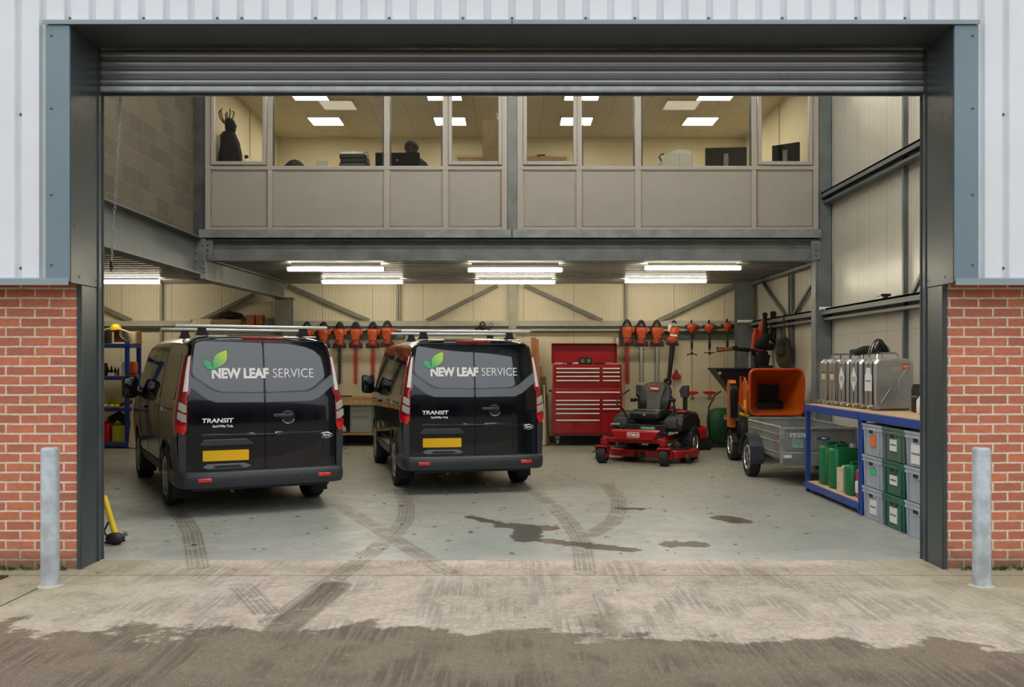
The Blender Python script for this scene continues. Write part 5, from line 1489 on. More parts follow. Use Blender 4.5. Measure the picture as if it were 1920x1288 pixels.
# deck
dk = MB(); dk.prism([(-.62, .50), (-.50, .34), (-.12, .28), (.20, .28), (.60, .34), (.78, .55), (.78, .95), (.5, 1.08), (-.45, 1.08), (-.62, .95)], 'xy', .09, .215)
dko = dk.build('mowing_deck', 'mower_red', mw, bevel=.02, seg=3)
MB().prism([(-.55, .52), (-.45, .40), (.5, .40), (.68, .56), (.66, .9), (-.5, .9)], 'xy', .214, .235).build('deck_cover', 'black', dko, bevel=.01)
for xx in (-.28, .12, .50): MB().lathe([(.10, .0), (.10, .05), (.06, .07), (.03, .11)], (xx, .66, .23), (0, 0, 1), 20).build('spindle_cover', 'black', dko)
for xx in (-.05, .06): MB().cyl((xx - .03, .27, .13), (xx + .03, .27, .13), .045, n=20).build('anti_scalp_roller', 'rubber', dko)
MB().cyl((.74, .40, .10), (.80, .40, .10), .06, n=20).build('anti_scalp_roller', 'rubber', dko)
dc = MB(); dc.loft([[(-.60, .45, .20), (-.60, .92, .20), (-.60, .92, .17), (-.60, .45, .17)], [(-.88, .50, .14), (-.88, .88, .14), (-.88, .88, .12), (-.88, .50, .12)], [(-.96, .58, .10), (-.96, .80, .10), (-.96, .80, .09), (-.96, .58, .09)]])
dc.build('discharge_chute', 'dark_grey', mw, bevel=.006)
# floor pan, seat box
MB().box(-.34, .36, .14, .62, .40, .43).build('foot_plate', 'black', mw, bevel=.006)
sbx = MB().box(-.34, .36, .52, .66, .43, .60).build('seat_box', 'black', mw, bevel=.012)
MB().box(-.08, .20, .512, .522, .515, .575).build('warning_label', 'can_green', sbx)
text_mesh('TITAN HD', .05, 'paper', 'label_lettering', sbx, .001, .001, .95, 'CENTER', Matrix.Translation((.06, .509, .527)) @ STAND)
MB().box(-.30, .32, .60, 1.1, .58, .66).build('seat_base', 'black', mw, bevel=.015)
# seat
c_ = MB(); rr = []
for y_, w, z0, z1 in ((.50, .20, .70, .76), (.52, .255, .66, .82), (.62, .27, .65, .845), (.85, .27, .65, .83), (1.02, .25, .66, .84)):
    rr.append([(w * math.copysign(abs(math.cos(a)) ** .55, math.cos(a)), y_, (z0 + z1) / 2 + (z1 - z0) / 2 * math.copysign(abs(math.sin(a)) ** .7, math.sin(a)) + (.02 * abs(math.cos(a)) if math.sin(a) > 0 else 0)) for a in [2*PI*i/24 for i in range(24)]])
se = MB().loft(rr).build('seat_cushion', 'seat_black', mw, smooth=60)
MB().ell((0, .505, .755), (.026, .01, .026)).build('seat_button', 'mid_grey', se)
rr = []
for z, w, y0, y1 in ((.80, .22, .95, 1.08), (.88, .26, .94, 1.10), (1.0, .275, .98, 1.13), (1.12, .27, 1.02, 1.15), (1.20, .235, 1.05, 1.16), (1.25, .17, 1.07, 1.16), (1.275, .09, 1.09, 1.15)):
    rr.append([(w * math.copysign(abs(math.cos(a)) ** .6, math.cos(a)), (y0 + y1) / 2 + (y1 - y0) / 2 * math.copysign(abs(math.sin(a)) ** .6, math.sin(a)) - (.03 * abs(math.cos(a)) ** 3 if math.sin(a) < 0 else 0), z) for a in [2*PI*i/24 for i in range(24)]])
sb = MB().loft(rr).build('seat_back', 'seat_black', mw, smooth=60)
MB().loft([[(-w, y_, z), (w, y_, z), (w, y_ + .05, z), (-w, y_ + .05, z)] for z, w, y_ in ((.83, .115, .928), (1.0, .125, .955), (1.10, .15, .985), (1.20, .17, 1.02), (1.26, .12, 1.06))]).build('seat_insert', 'seat_grey', sb, bevel=.006)
MB().loft([[(-w, y_, z), (w, y_, z), (w, y_ + .03, z), (-w, y_ + .03, z)] for z, w, y_ in ((1.125, .085, .982), (1.215, .085, 1.018))]).build('seat_patch', 'lamp_red', sb)
text_mesh('TORO', .05, 'lettering', 'patch_lettering', sb, .001, .0014, 1.05, 'CENTER', Matrix.Translation((0, .992, 1.155)) @ Matrix.Rotation(R(-20), 4, 'X') @ STAND)
# rear wheels, side pods, engine, arm rests
for s_ in (-1, 1):
    tw = make_wheel(mw, s_ * .52, 1.22, .275, .25, s_, 'drive_wheel', .13, 4)
    tr = MB()
    for i in range(22):
        a = 2 * PI * i / 22; d = Vector((0, math.cos(a), math.sin(a)))
        tr.boxc(Vector((s_ * .52, 1.22, .275)) + d * .275, (.22, .035, .018), Euler((a - PI / 2, 0, .0)).to_matrix())
    tr.build('tread', 'rubber', tw)
    pod = MB(); pod.loft([[(s_ * (.30 + a * .30), y_, z) for a, z in ((0, .48), (1, .50), (1, zt - .04), (.85, zt), (0.1, zt), (0, zt - .04))] for y_, zt in ((.62, .62), (.70, .74), (1.0, .80), (1.45, .78), (1.60, .66))])
    pod.build('side_tank', 'black', mw, bevel=.012)
    MB().rbox((s_ * .42, .62, .62), (.20, .12, .16), .02, axis='y').build('control_box', 'dark_grey', mw, smooth=50)
    # steering lever
    lv = [(s_ * .34, .75, .62), (s_ * .40, .58, .84), (s_ * .48, .50, .93), (s_ * .46, .56, 1.04), (s_ * .34, .72, 1.15)] if s_ < 0 else [(s_ * .40, .85, .60), (s_ * .44, .72, .86), (s_ * .42, .72, 1.0), (s_ * .33, .80, 1.12)]
    MB().tube(lv, .014, 10).build('steering_lever', 'black', mw)
    MB().rbox((s_ * .33, .92, .98), (.07, .20, .06), .02, axis='y').build('arm_rest', 'seat_black', mw, smooth=50)
    # roll bar post with its knuckle
    MB().bar((s_ * .40, 1.38, .55), (s_ * .40, 1.40, 1.15), .07, .05, (0, 1, 0)).build('roll_bar', 'black', mw, bevel=.008)
    MB().prism([(s_ * .46, 1.02), (s_ * .34, 1.02), (s_ * .31, 1.14), (s_ * .37, 1.22), (s_ * .46, 1.22)], 'xz', 1.34, 1.44).build('roll_bar_knuckle', 'dark_grey', mw, bevel=.01)
MB().rbox((0, 1.55, .62), (.55, .45, .38), .08).build('engine', 'black', mw, smooth=50)
MB().lathe([(.16, 0), (.16, .05), (.10, .08)], (0, 1.55, .80), (0, 0, 1), 24).build('engine_fan_cover', 'mower_red', mw)
MB().rbox((.50, 1.0, .80), (.16, .30, .03), .02).build('tank_lid', 'mower_red', mw)
MB().rbox((-.46, .42, .60), (.15, .09, .025), .02).build('foot_pedal', 'silver', mw); MB().tube([(-.46, .42, .59), (-.44, .45, .5), (-.40, .5, .42)], .016, 8).build('pedal_arm', 'black', mw)
for pts in ([(-.36, .5, .55), (-.42, .4, .50), (-.40, .3, .42)], [(.36, .3, .44), (.42, .25, .50), (.50, .2, .48)], [(-.30, 1.1, 1.05), (-.38, 1.2, 1.1), (-.40, 1.3, 1.0)]):
    MB().tube(pts, .009, 6).build('cable', 'black', mw)

# red machine behind the mower
t = thing('pressure_washer', 'red-topped machine on a black base, half hidden behind the mower', 'pressure washer', (3.36, 17.75, 0), rz=R(15))
MB().rbox((0, 0, .10), (.48, .42, .16), .05).build('base', 'black', t)
MB().rbox((0, 0, .30), (.42, .38, .26), .10).build('cover', 'mower_red', t, smooth=60); MB().ell((.05, -.12, .34), (.15, .10, .12)).build('front_cowl', 'can_red', t)
MB().rbox((-.10, -.05, .44), (.22, .22, .10), .04).build('top_cover', 'mower_red', t, smooth=50)
for s_ in (-1, 1): MB().cyl((s_ * .23, -.1, .10), (s_ * .27, -.1, .10), .10, n=24).build('wheel', 'rubber', t)

# green leaf sack with frame
t = thing('leaf_sack', 'bulging dark green garden sack on a black wheeled frame against the back wall', 'garden sack', (3.98, 18.25, 0))
rr = []
for z, w, d in ((.06, .20, .16), (.12, .24, .20), (.40, .27, .23), (.60, .26, .22), (.70, .20, .16), (.74, .10, .08)):
    rr.append([(w * math.copysign(abs(math.cos(a)) ** .7, math.cos(a)) * (1 + .04 * math.sin(7 * a + z * 20)), d * math.sin(a), z) for a in [2*PI*i/28 for i in range(28)]])
MB().loft(rr).build('sack', 'green_bag', t, smooth=60)
MB().tube([(-.25, -.12, .03), (-.27, -.10, .45), (-.24, -.02, .76), (-.10, .1, .98), (0.02, .14, 1.05)], .016, 8).build('frame', 'black', t)
MB().tube([(.25, -.12, .03), (.27, -.10, .45), (.24, -.02, .70)], .016, 8).build('frame', 'black', t)
MB().tube([(-.26, -.2, .05), (.26, -.2, .05)], .02, 8).build('base_rail', 'black', t)
for s_ in (-1, 1): MB().cyl((s_ * .2, -.18, .05), (s_ * .24, -.18, .05), .05, n=16).build('wheel', 'rubber', t)
MB().boxc((.08, -.232, .58), (.16, .02, .08), (0, R(-8), 0)).build('printed_label', 'paper', t); MB().boxc((.08, -.245, .595), (.14, .01, .02), (0, R(-8), 0)).build('label_stripe', 'can_red', t)

# ================================================================== TRAILER
TX0, TX1, TY0, TY1 = 3.49, 4.44, 12.42, 14.15
tr = thing('trailer', 'small galvanised box trailer with black mudguards beside the blue bench', 'trailer', ((TX0 + TX1) / 2, (TY0 + TY1) / 2, 0))
hw, hl = (TX1 - TX0) / 2, (TY1 - TY0) / 2
mk('trailer_galv', (.30, .31, .295), .45, metal=.45, mott=(.16, 4, .08))
mk('trailer_bed', (.20, .20, .19), .6, metal=.2, mott=(.25, 4))
MB().box(-hw, hw, -hl, hl, .34, .37).build('bed', 'trailer_bed', tr)
ch = MB()
for s_ in (-1, 1): ch.box(s_ * (hw - .12) - .02, s_ * (hw - .12) + .02, -hl, hl, .27, .34)
for yy in (-.7, 0, .7): ch.box(-hw + .1, hw - .1, yy - .02, yy + .02, .28, .34)
ch.build('chassis', 'galv', tr)
for s_ in (-1, 1):
    b = MB(); b.box(s_ * hw - .012, s_ * hw + .012, -hl, hl, .36, .74)
    for z in (.42, .56, .66): b.box(s_ * hw - .02, s_ * hw + .02, -hl + .02, hl - .02, z - .012, z + .012)
    sd = b.build('side_board', 'trailer_galv', tr, bevel=.004)
    MB().tube([(s_ * hw, -hl, .755), (s_ * hw, hl, .755)], .02, 10).build('top_rail', 'trailer_galv', sd)
    MB().box(s_ * hw - .02, s_ * hw + .025, -hl - .02, -hl + .03, .30, .76).build('corner_post', 'galv', sd, bevel=.004)
b = MB(); b.box(-hw, hw, hl - .012, hl + .012, .36, .78); b.box(-hw, hw, hl - .02, hl + .02, .76, .80); b.build('headboard', 'trailer_galv', tr, bevel=.004)
b = MB(); b.box(-hw + .02, hw - .02, -hl - .025, -hl, .42, .755); tg = b.build('tailgate', 'trailer_galv', tr, bevel=.006)
b = MB(); b.box(-hw + .02, hw - .02, -hl - .040, -hl - .02, .735, .765); b.box(-hw + .02, hw - .02, -hl - .035, -hl - .02, .42, .445); b.build('gate_rim', 'galv', tg, bevel=.004)
MB().prism(rounded([(-hw + .06, .46), (-.02, .46), (-.04, .70), (-hw + .06, .70)], .04), 'xz', -hl - .032, -hl - .02).build('pressed_panel', 'trailer_galv', tg, bevel=.004)
MB().box(-hw + .0, hw, -hl - .03, -hl + .02, .27, .415).build('rear_skirt', 'trailer_galv', tr, bevel=.006)
MB().prism(rounded([(-hw + .10, .635), (-hw + .30, .635), (-hw + .30, .685), (-hw + .10, .685)], .012), 'xz', -hl - .040, -hl - .03).build('maker_plate', 'paper', tg)
MB().lathe([(.014, 0), (.014, .004)], (-hw + .125, -hl - .040, .66), (0, -1, 0), 16).build('plate_logo', 'can_red', tg)
text_mesh('ERTG', .045, 'print_grey', 'plate_lettering', tg, .001, .0016, 1.1, 'LEFT', Matrix.Translation((-hw + .155, -hl - .0415, .645)) @ STAND)
mk('teal_pale', (.22, .36, .33), .6, mott=(.3, 18))
MB().box(-hw + .12, -hw + .27, -hl - .036, -hl - .03, .50, .62).build('faded_sticker', 'teal_pale', tg)
ov = MB().ell((.06, -hl - .026, .625), (.09, .006, .026), 24, 8).build('oval_badge', 'label_blue', tg)
text_mesh('Ifor', .036, 'lettering', 'badge_lettering', tg, .001, .001, 1.3, 'CENTER', Matrix.Translation((.06, -hl - .034, .613)) @ STAND, shear=.3)
for s_ in (-1, 1):
    w = make_wheel(tr, s_ * (hw + .10), .30, .27, .15, s_, 'wheel', .175, 6)
    pts = []
    rr = []
    for i in range(15):
        a = R(-12) + R(204) * i / 14; rr.append([(s_ * (hw + d_), .30 + r_ * math.cos(a), .27 + r_ * math.sin(a)) for d_, r_ in ((.015, .315), (.19, .315), (.20, .335), (.015, .335))])
    MB().loft([r_ for r_ in rr if min(p[2] for p in r_) > .12] if False else rr[1:]).build('mudguard', 'van_plastic', tr, smooth=50)
    MB().box(min(s_ * (hw + .015), s_ * (hw + .20)), max(s_ * (hw + .015), s_ * (hw + .20)), -.045, -.03, .25, .45).build('mudguard_flap', 'van_plastic', tr, bevel=.004)
    MB().box(s_ * (hw + .005) - .015, s_ * (hw + .005) + .015, -hl + .25, -hl + .33, .52, .57).build('side_reflector', 'orange_plastic', tr)
    MB().box(s_ * hw * .86 - .05, s_ * hw * .86 + .05, -hl - .045, -hl - .025, .37, .41).build('rear_marker', 'paper', tr)
MB().cyl((-hw - .05, .30, .27), (hw + .05, .30, .27), .025, n=12).build('axle', 'galv', tr)
b = MB(); b.bar((-.2, hl, .32), (0, hl + .55, .32), .05, .05); b.bar((.2, hl, .32), (0, hl + .55, .32), .05, .05); b.build('drawbar', 'galv', tr)

# ================================================================== WOOD CHIPPER (orange chute)
cp = thing('wood_chipper', 'wheeled wood chipper with wide open orange feed chute, behind the trailer', 'wood chipper', (4.12, 14.95, 0))
ox, oy = 4.12, 14.95
def rrect(x0, x1, z0, z1, r, y, n=5):
    L = []
    for q, (cx_, cz_) in enumerate(((x1 - r, z1 - r), (x0 + r, z1 - r), (x0 + r, z0 + r), (x1 - r, z0 + r))):
        for i in range(n + 1):
            a = PI / 2 * q + PI / 2 * i / n; L.append((cx_ + r * math.cos(a), y, cz_ + r * math.sin(a)))
    return L
mouth = (-.41, .40, .80, 1.485); inner = (-.08, .26, .86, 1.24)
chu = MB()
outer = [rrect(mouth[0] - .012, mouth[1] + .012, mouth[2] - .012, mouth[3] + .012, .09, 0), rrect(inner[0] - .02, inner[1] + .02, inner[2] - .02, inner[3] + .02, .03, .80)]
inn = [rrect(*mouth, .09, 0), rrect(*inner, .03, .80), rrect(inner[0], inner[1], inner[2], inner[3], .03, .84)]
chu.loft([outer[1], outer[0], inn[0], inn[1]], cap=False)
cho = chu.build('feed_chute', 'chip_orange', cp, smooth=30)
MB().tube(rrect(mouth[0] - .01, mouth[1] + .01, mouth[2] - .01, mouth[3] + .01, .10, -.005, 6), .022, 10, closed=True).build('mouth_rim', 'chip_orange_dark', cho)
b = MB(); b.box(inner[0] - .03, inner[1] + .03, .84, .86, inner[2] - .02, inner[3] + .02); b.build('chute_back', 'black', cho)
b = MB()
for k in range(5): b.box(inner[0] + .004 + k * .068, inner[0] + .062 + k * .068, .80, .812, inner[2], inner[3])
b.build('rubber_curtain', 'rubber', cho)
for s_, xx in ((-1, mouth[0]), (1, mouth[1])):
    MB().tube([(xx + s_ * .02, .0, 1.0), (xx + s_ * .025, -.02, 1.15), (xx + s_ * .06, .1, 1.36), (xx + s_ * .09, .25, 1.38), (xx + s_ * .09, .30, .95), (xx + s_ * .03, .05, .80)], .016, 8).build('safety_bar', 'chip_orange_dark', cp)
    MB().prism([(.02, .82), (.55, .90), (.60, 1.15), (.18, 1.36), (.04, 1.30)], 'yz', xx + s_ * .035, xx + s_ * .05).build('side_plate', 'chip_orange', cp, bevel=.004)
MB().box(mouth[0] - .056, mouth[0] - .049, .08, .20, .88, 1.02).build('warning_label', 'yellow', cp)
# body
MB().rbox((.08, 1.05, .70), (.60, .80, .56), .08).build('machine_body', 'black', cp, smooth=50)
b = MB(); b.prism([(.55, .55), (.56, .80), (.50, .92), (.50, 1.25), (.55, 1.32), (.75, 1.32), (.80, 1.20), (.80, .55)], 'yz', -.60, -.50)
b.build('engine_cover', 'chip_orange', cp, bevel=.02, seg=3)
MB().prism(rounded([(.42, .72), (.56, .72), (.56, 1.22), (.50, 1.28), (.44, 1.16)], .03), 'yz', -.62, -.50).build('black_panel', 'black_gloss', cp, bevel=.01)
MB().rbox((-.56, .55, .70), (.10, .10, .10), .02).build('orange_step', 'chip_orange', cp)
b = MB(); b.cyl((-.38, .3, .76), (-.38, .6, .76), .03, n=12); b.cyl((-.45, .3, .78), (-.45, .5, .78), .025, n=12); b.build('hydraulic_hose', 'yellow', cp)
MB().box(-.30, .42, .1, 1.4, .42, .48).build('chassis', 'dark_grey', cp)
for s_, xx in ((-1, -.46), (1, .50)):
    make_wheel(cp, xx, .85, .255, .17, s_, 'wheel', .15, 5)
    if s_ < 0: MB().loft([[(xx + d_, .85 + r_ * math.cos(a), .255 + r_ * math.sin(a)) for d_, r_ in ((-.10, .29), (.10, .29), (.10, .31), (-.10, .31))] for a in [R(10 + 160 * i / 10) for i in range(11)]]).build('mudguard', 'black', cp)
    MB().rbox((xx * .9, .5, .55), (.16, .5, .20), .04).build('lower_cover', 'black', cp, smooth=50)
MB().cyl((-.4, .85, .255), (.45, .85, .255), .03, n=12).build('axle', 'dark_grey', cp)

# ================================================================== BLACK HOPPER SHREDDER
sh = thing('garden_shredder', 'machine with big flared black hopper left of the orange chute', 'shredder', (3.97, 16.95, 0))
hp = MB()
a_ = [(-.42, -.30, 1.49), (.42, -.30, 1.49), (.42, .35, 1.49), (-.42, .35, 1.49)]
a2 = [(-.40, -.28, 1.43), (.42, -.28, 1.43), (.42, .33, 1.43), (-.40, .33, 1.43)]
b_ = [(-.0, -.14, .88), (.30, -.14, .88), (.30, .16, .88), (-.0, .16, .88)]
hp.loft([a_, a2, b_])
hpo = hp.build('hopper', 'hopper_black', sh, bevel=.015)
MB().tube([(-.43, -.31, 1.49), (.43, -.31, 1.49), (.43, .36, 1.49), (-.43, .36, 1.49)], .018, 8, closed=True).build('hopper_rim', 'black', hpo)
MB().lathe([(.03, 0), (.03, .01)], (-.37, -.30, 1.42), (0, -1, 0), 16).build('hopper_bolt', 'silver', hpo)
MB().rbox((.15, .0, .55), (.42, .42, .72), .06).build('body', 'dark_grey', sh, smooth=50)
for sx in (-1, 1):
    for sy in (-1, 1): MB().bar((.15 + sx * .17, sy * .17, .25), (.15 + sx * .24, sy * .24, .0), .04, .04).build('leg', 'black', sh)
b = MB(); b.rbox((.46, .15, 1.66), (.22, .24, .30), .05); b.build('discharge_head', 'black', sh, smooth=50)
MB().tube([(-.22, .1, 1.83), (-.05, .1, 1.85), (.20, .12, 1.83), (.40, .15, 1.76)], [.02, .03, .04, .06], 10).build('control_arm', 'black', sh)
MB().cyl((-.34, .1, 1.815), (-.05, .1, 1.845), .032, n=12).build('arm_grip', 'timber_red', sh)
MB().cyl((.26, .1, 1.50), (.26, .1, 1.80), .03, n=12).build('post', 'galv', sh)
MB().rbox((.52, .1, 1.52), (.26, .2, .07), .03).build('top_cap', 'black', sh)
MB().cyl((.56, .1, 1.5), (.60, .1, 1.74), .02, n=10).build('lever', 'black', sh)

# ================================================================== CLOTHES AND BAGS ON THE RIGHT WALL RAIL
def cloth(name, rings, mat, parent=None, wob=.12, seed=1, seg=26, loc=None, mult=5):
    """hanging cloth: rings of (z, cx, cy, rx, ry)"""
    L = []
    for z, cx_, cy_, rx, ry in rings:
        L.append([(cx_ + rx * math.cos(a) * (1 + wob * math.sin(mult * a + seed + z * 3)), cy_ + ry * math.sin(a) * (1 + wob * math.sin((mult + 1) * a + seed)), z) for a in [2*PI*i/seg for i in range(seg)]])
    return MB().loft(L).build(name, mat, parent, loc=loc, smooth=70)
t = thing('orange_jacket', 'orange waterproof jacket hanging on the right wall rail', 'jacket', (4.56, 17.55, 0))
cloth('jacket_body', [(2.40, .03, 0, .02, .03), (2.34, .04, 0, .06, .05), (2.20, .03, 0, .10, .08), (2.05, -.02, 0, .13, .09), (1.85, -.05, 0, .14, .09), (1.74, -.05, 0, .13, .08)], 'orange_cloth', t)
cloth('sleeve', [(2.24, -.10, -.04, .02, .03), (2.15, -.12, -.04, .05, .05), (1.95, -.14, -.04, .05, .05), (1.80, -.15, -.04, .05, .04)], 'orange_cloth', t, .1, 2)
t = thing('rubber_waders', 'black waders hung feet up beside the orange jacket', 'waders', (4.70, 17.2, 0))
for xx, zt, r_ in ((-.17, 2.50, .045), (-.02, 2.52, .055)):
    cloth('boot', [(zt, xx, 0, r_ * .6, .04), (zt - .03, xx, 0, r_, .06), (zt - .12, xx, 0, r_ * .75, .055), (2.15, xx, 0, r_, .06), (1.98, xx * .4 - .05, 0, r_ * 1.6, .08)], 'black_cloth', t, .06, 3)
cloth('waders_body', [(2.12, -.10, -.02, .09, .07), (2.0, -.13, -.03, .17, .09), (1.90, -.16, -.03, .22, .10), (1.85, -.14, -.03, .16, .09), (1.82, -.1, -.03, .06, .05)], 'black_cloth', t, .08, 1)
t = thing('black_helmet', 'round black helmet hanging below the black waders', 'helmet', (4.58, 16.86, 1.93))
MB().ell((0, 0, 0), (.08, .09, .09)).build('shell', 'black_gloss', t); MB().tube([(0, -.02, .08), (.02, -.02, .16), (.05, 0, .24)], .008, 6).build('strap', 'black', t)
t = thing('olive_bag', 'olive canvas bag hanging from the right wall rail by a strap', 'bag', (4.52, 16.0, 0))
cloth('bag_body', [(2.03, .0, 0, .05, .05), (1.98, 0, 0, .11, .08), (1.80, .0, 0, .14, .10), (1.62, .02, 0, .13, .09), (1.53, .03, 0, .09, .06), (1.50, .04, 0, .03, .03)], 'olive_cloth', t, .05, 2)
cloth('bag_pocket', [(1.97, -.06, -.07, .04, .03), (1.92, -.06, -.07, .075, .05), (1.75, -.06, -.08, .08, .05), (1.70, -.06, -.07, .05, .03)], 'grey_cloth', t, .04, 4)
MB().tube([(.05, 0, 1.98), (.03, .02, 2.15), (.02, .06, 2.32), (.05, .08, 2.40)], .012, 6).build('strap', 'olive_cloth', t)
t = thing('rail_clamp', 'black clamp with pale handle standing on the right wall rail', 'clamp', (4.66, 12.0, 2.402))
MB().box(-.02, .03, -.03, .03, 0, .035).build('foot', 'black', t); MB().rbox((.01, 0, .045), (.12, .05, .03), .01, axis='x').build('jaw', 'black', t); MB().cyl((-.10, 0, .03), (-.05, 0, .045), .014, n=10).build('handle', 'paper', t)

# ================================================================== BLUE BENCHES ON THE RIGHT
RX0, RX1 = 3.66, 4.58
def bench(name, y0, y1, label, shelf):
    t = thing(name, label, 'workbench', ((RX0 + RX1) / 2, (y0 + y1) / 2, 0), group='blue steel benches along the right wall')
    hx, hy = (RX1 - RX0) / 2, (y1 - y0) / 2
    for sx in (-1, 1):
        for sy in (-1, 1): MB().box(sx * hx - (0 if sx < 0 else .05), sx * hx + (.05 if sx < 0 else 0), sy * hy - (0 if sy < 0 else .05), sy * hy + (.05 if sy < 0 else 0), 0, 1.075).build('leg', 'shelf_blue', t, bevel=.003)
    tp = MB().box(-hx + .005, hx - .005, -hy + .004, hy - .004, 1.07, 1.088).build('worktop', 'chipboard', t)
    def beams(z0, z1):
        b = MB()
        for s_ in (-1, 1): b.box(s_ * hx - .008 - (.006 if s_ < 0 else 0), s_ * hx + .008, -hy, hy, z0, z1); b.box(-hx, hx, s_ * hy - .008, s_ * hy + .008, z0, z1)
        return b
    beams(1.0, 1.082).build('edge_beam', 'shelf_blue', tp, bevel=.003)
    if shelf:
        s = MB().box(-hx + .01, hx - .01, -hy + .01, hy - .01, .115, .13).build('shelf_board', 'chipboard', t)
        beams(.05, .125).build('shelf_beam', 'shelf_blue', s, bevel=.003)
    return t
bench('blue_bench', 10.11, 11.98, 'blue steel bench with chipboard top and lower shelf of fuel cans', True)
bench('blue_bench', 8.02, 10.09, 'blue steel bench over the stacked plastic crates, next to the right jamb', False)

def crate(label, y, lvl, mat, sheet=None, smat='paper'):
    """open-topped stacking crate, its short end wall towards the doorway side (-x)"""
    w, d, h = .535, .38, .320
    t = thing('stacking_crate', label, 'crate', (3.655 + d / 2, y, lvl * .3245 + .002), group='stacked plastic crates under the blue bench')
    b = MB()
    for z0, z1, k in ((0, .04, .90), (.04, h - .07, .93)): pass
    def ring(k, z): return [(sx * d / 2 * k, sy * w / 2 * k, z) for sx, sy in ((-1, -1), (1, -1), (1, 1), (-1, 1))]
    b.loft([ring(.90, 0), ring(.94, h - .065), ring(.985, h - .065), ring(.985, h - .045), ring(.965, h - .045), ring(.965, h - .025), ring(1, h - .025), ring(1, h), ring(.93, h), ring(.88, .02)])
    o = b.build('crate_body', mat, t, bevel=.008)
    fx = -d / 2 * .945
    r_ = MB()
    for yy in (-.19, .19): r_.loft([[(fx + .012, yy - .008, z), (fx - .008, yy - .008, z), (fx - .008, yy + .008, z), (fx + .012, yy + .008, z)] for z in (.01, h - .06)])
    r_.build('rib', mat, o)
    hm = MB(); hm.prism(rounded([(-.075, h - .105), (.075, h - .105), (.085, h - .045), (-.085, h - .045)], .012), 'yz', fx - .014, fx + .01)
    ho = hm.build('grip_frame', mat, o, bevel=.004)
    MB().prism(rounded([(-.055, h - .092), (.055, h - .092), (.055, h - .058), (-.055, h - .058)], .01), 'yz', fx - .016, fx - .012).build('grip_slot', 'black', ho)
    if sheet:
        y0, y1, z0, z1 = sheet
        s = MB().prism([(y0, z0), (y1, z0), (y1, z1), (y0, z1)], 'yz', fx - .006, fx + .004).build('label_sheet', smat, o)
        pm = (z0 + z1) / 2; pr = MB()
        random.seed(int(y * 100) + lvl)
        yy = y0 + .012
        while yy < y1 - .02:
            ww = random.uniform(.006, .014); pr.box(fx - .008, fx - .005, yy, yy + ww, pm - .009, pm + random.uniform(.006, .012)); yy += ww + .003
        if smat == 'paper': pr.build('printing', 'print_grey', s)
        else: pr.bm.free()
    return t
Y1, Y2, Y3 = 9.765, 9.225, 8.685
C_ = 'crate in the %s stack under the blue bench, %s'
crate('grey crate with a small orange label, topmost beside the blue leg', Y1, 2, 'crate_grey', (-.09, .05, .10, .22), 'sticker_orange')
crate('grey crate with a small green label, between two grey crates beside the blue leg', Y1, 1, 'crate_grey', (-.10, .05, .14, .20), 'sticker_green')
crate('grey crate with a square white label, on the floor beside the blue leg', Y1, 0, 'crate_grey', (-.11, .06, .06, .21))
crate('olive green crate with a cream label, topmost of the green stack', Y2, 2, 'crate_olive', (-.08, .08, .10, .22))
crate('dark green crate with a wide white label, middle of the green stack', Y2, 1, 'crate_green', (-.09, .08, .10, .19))
crate('dark green crate with a tall white label, standing on the floor', Y2, 0, 'crate_green', (-.09, .08, .06, .21))
crate('pale grey crate with a large white printed sheet, topmost beside the right jamb', Y3, 2, 'crate_grey', (-.11, .12, .03, .21))
crate('plain grey crate without label, middle of the stack beside the right jamb', Y3, 1, 'crate_grey')
crate('plain grey crate without label, on the floor beside the right jamb', Y3, 0, 'crate_grey')

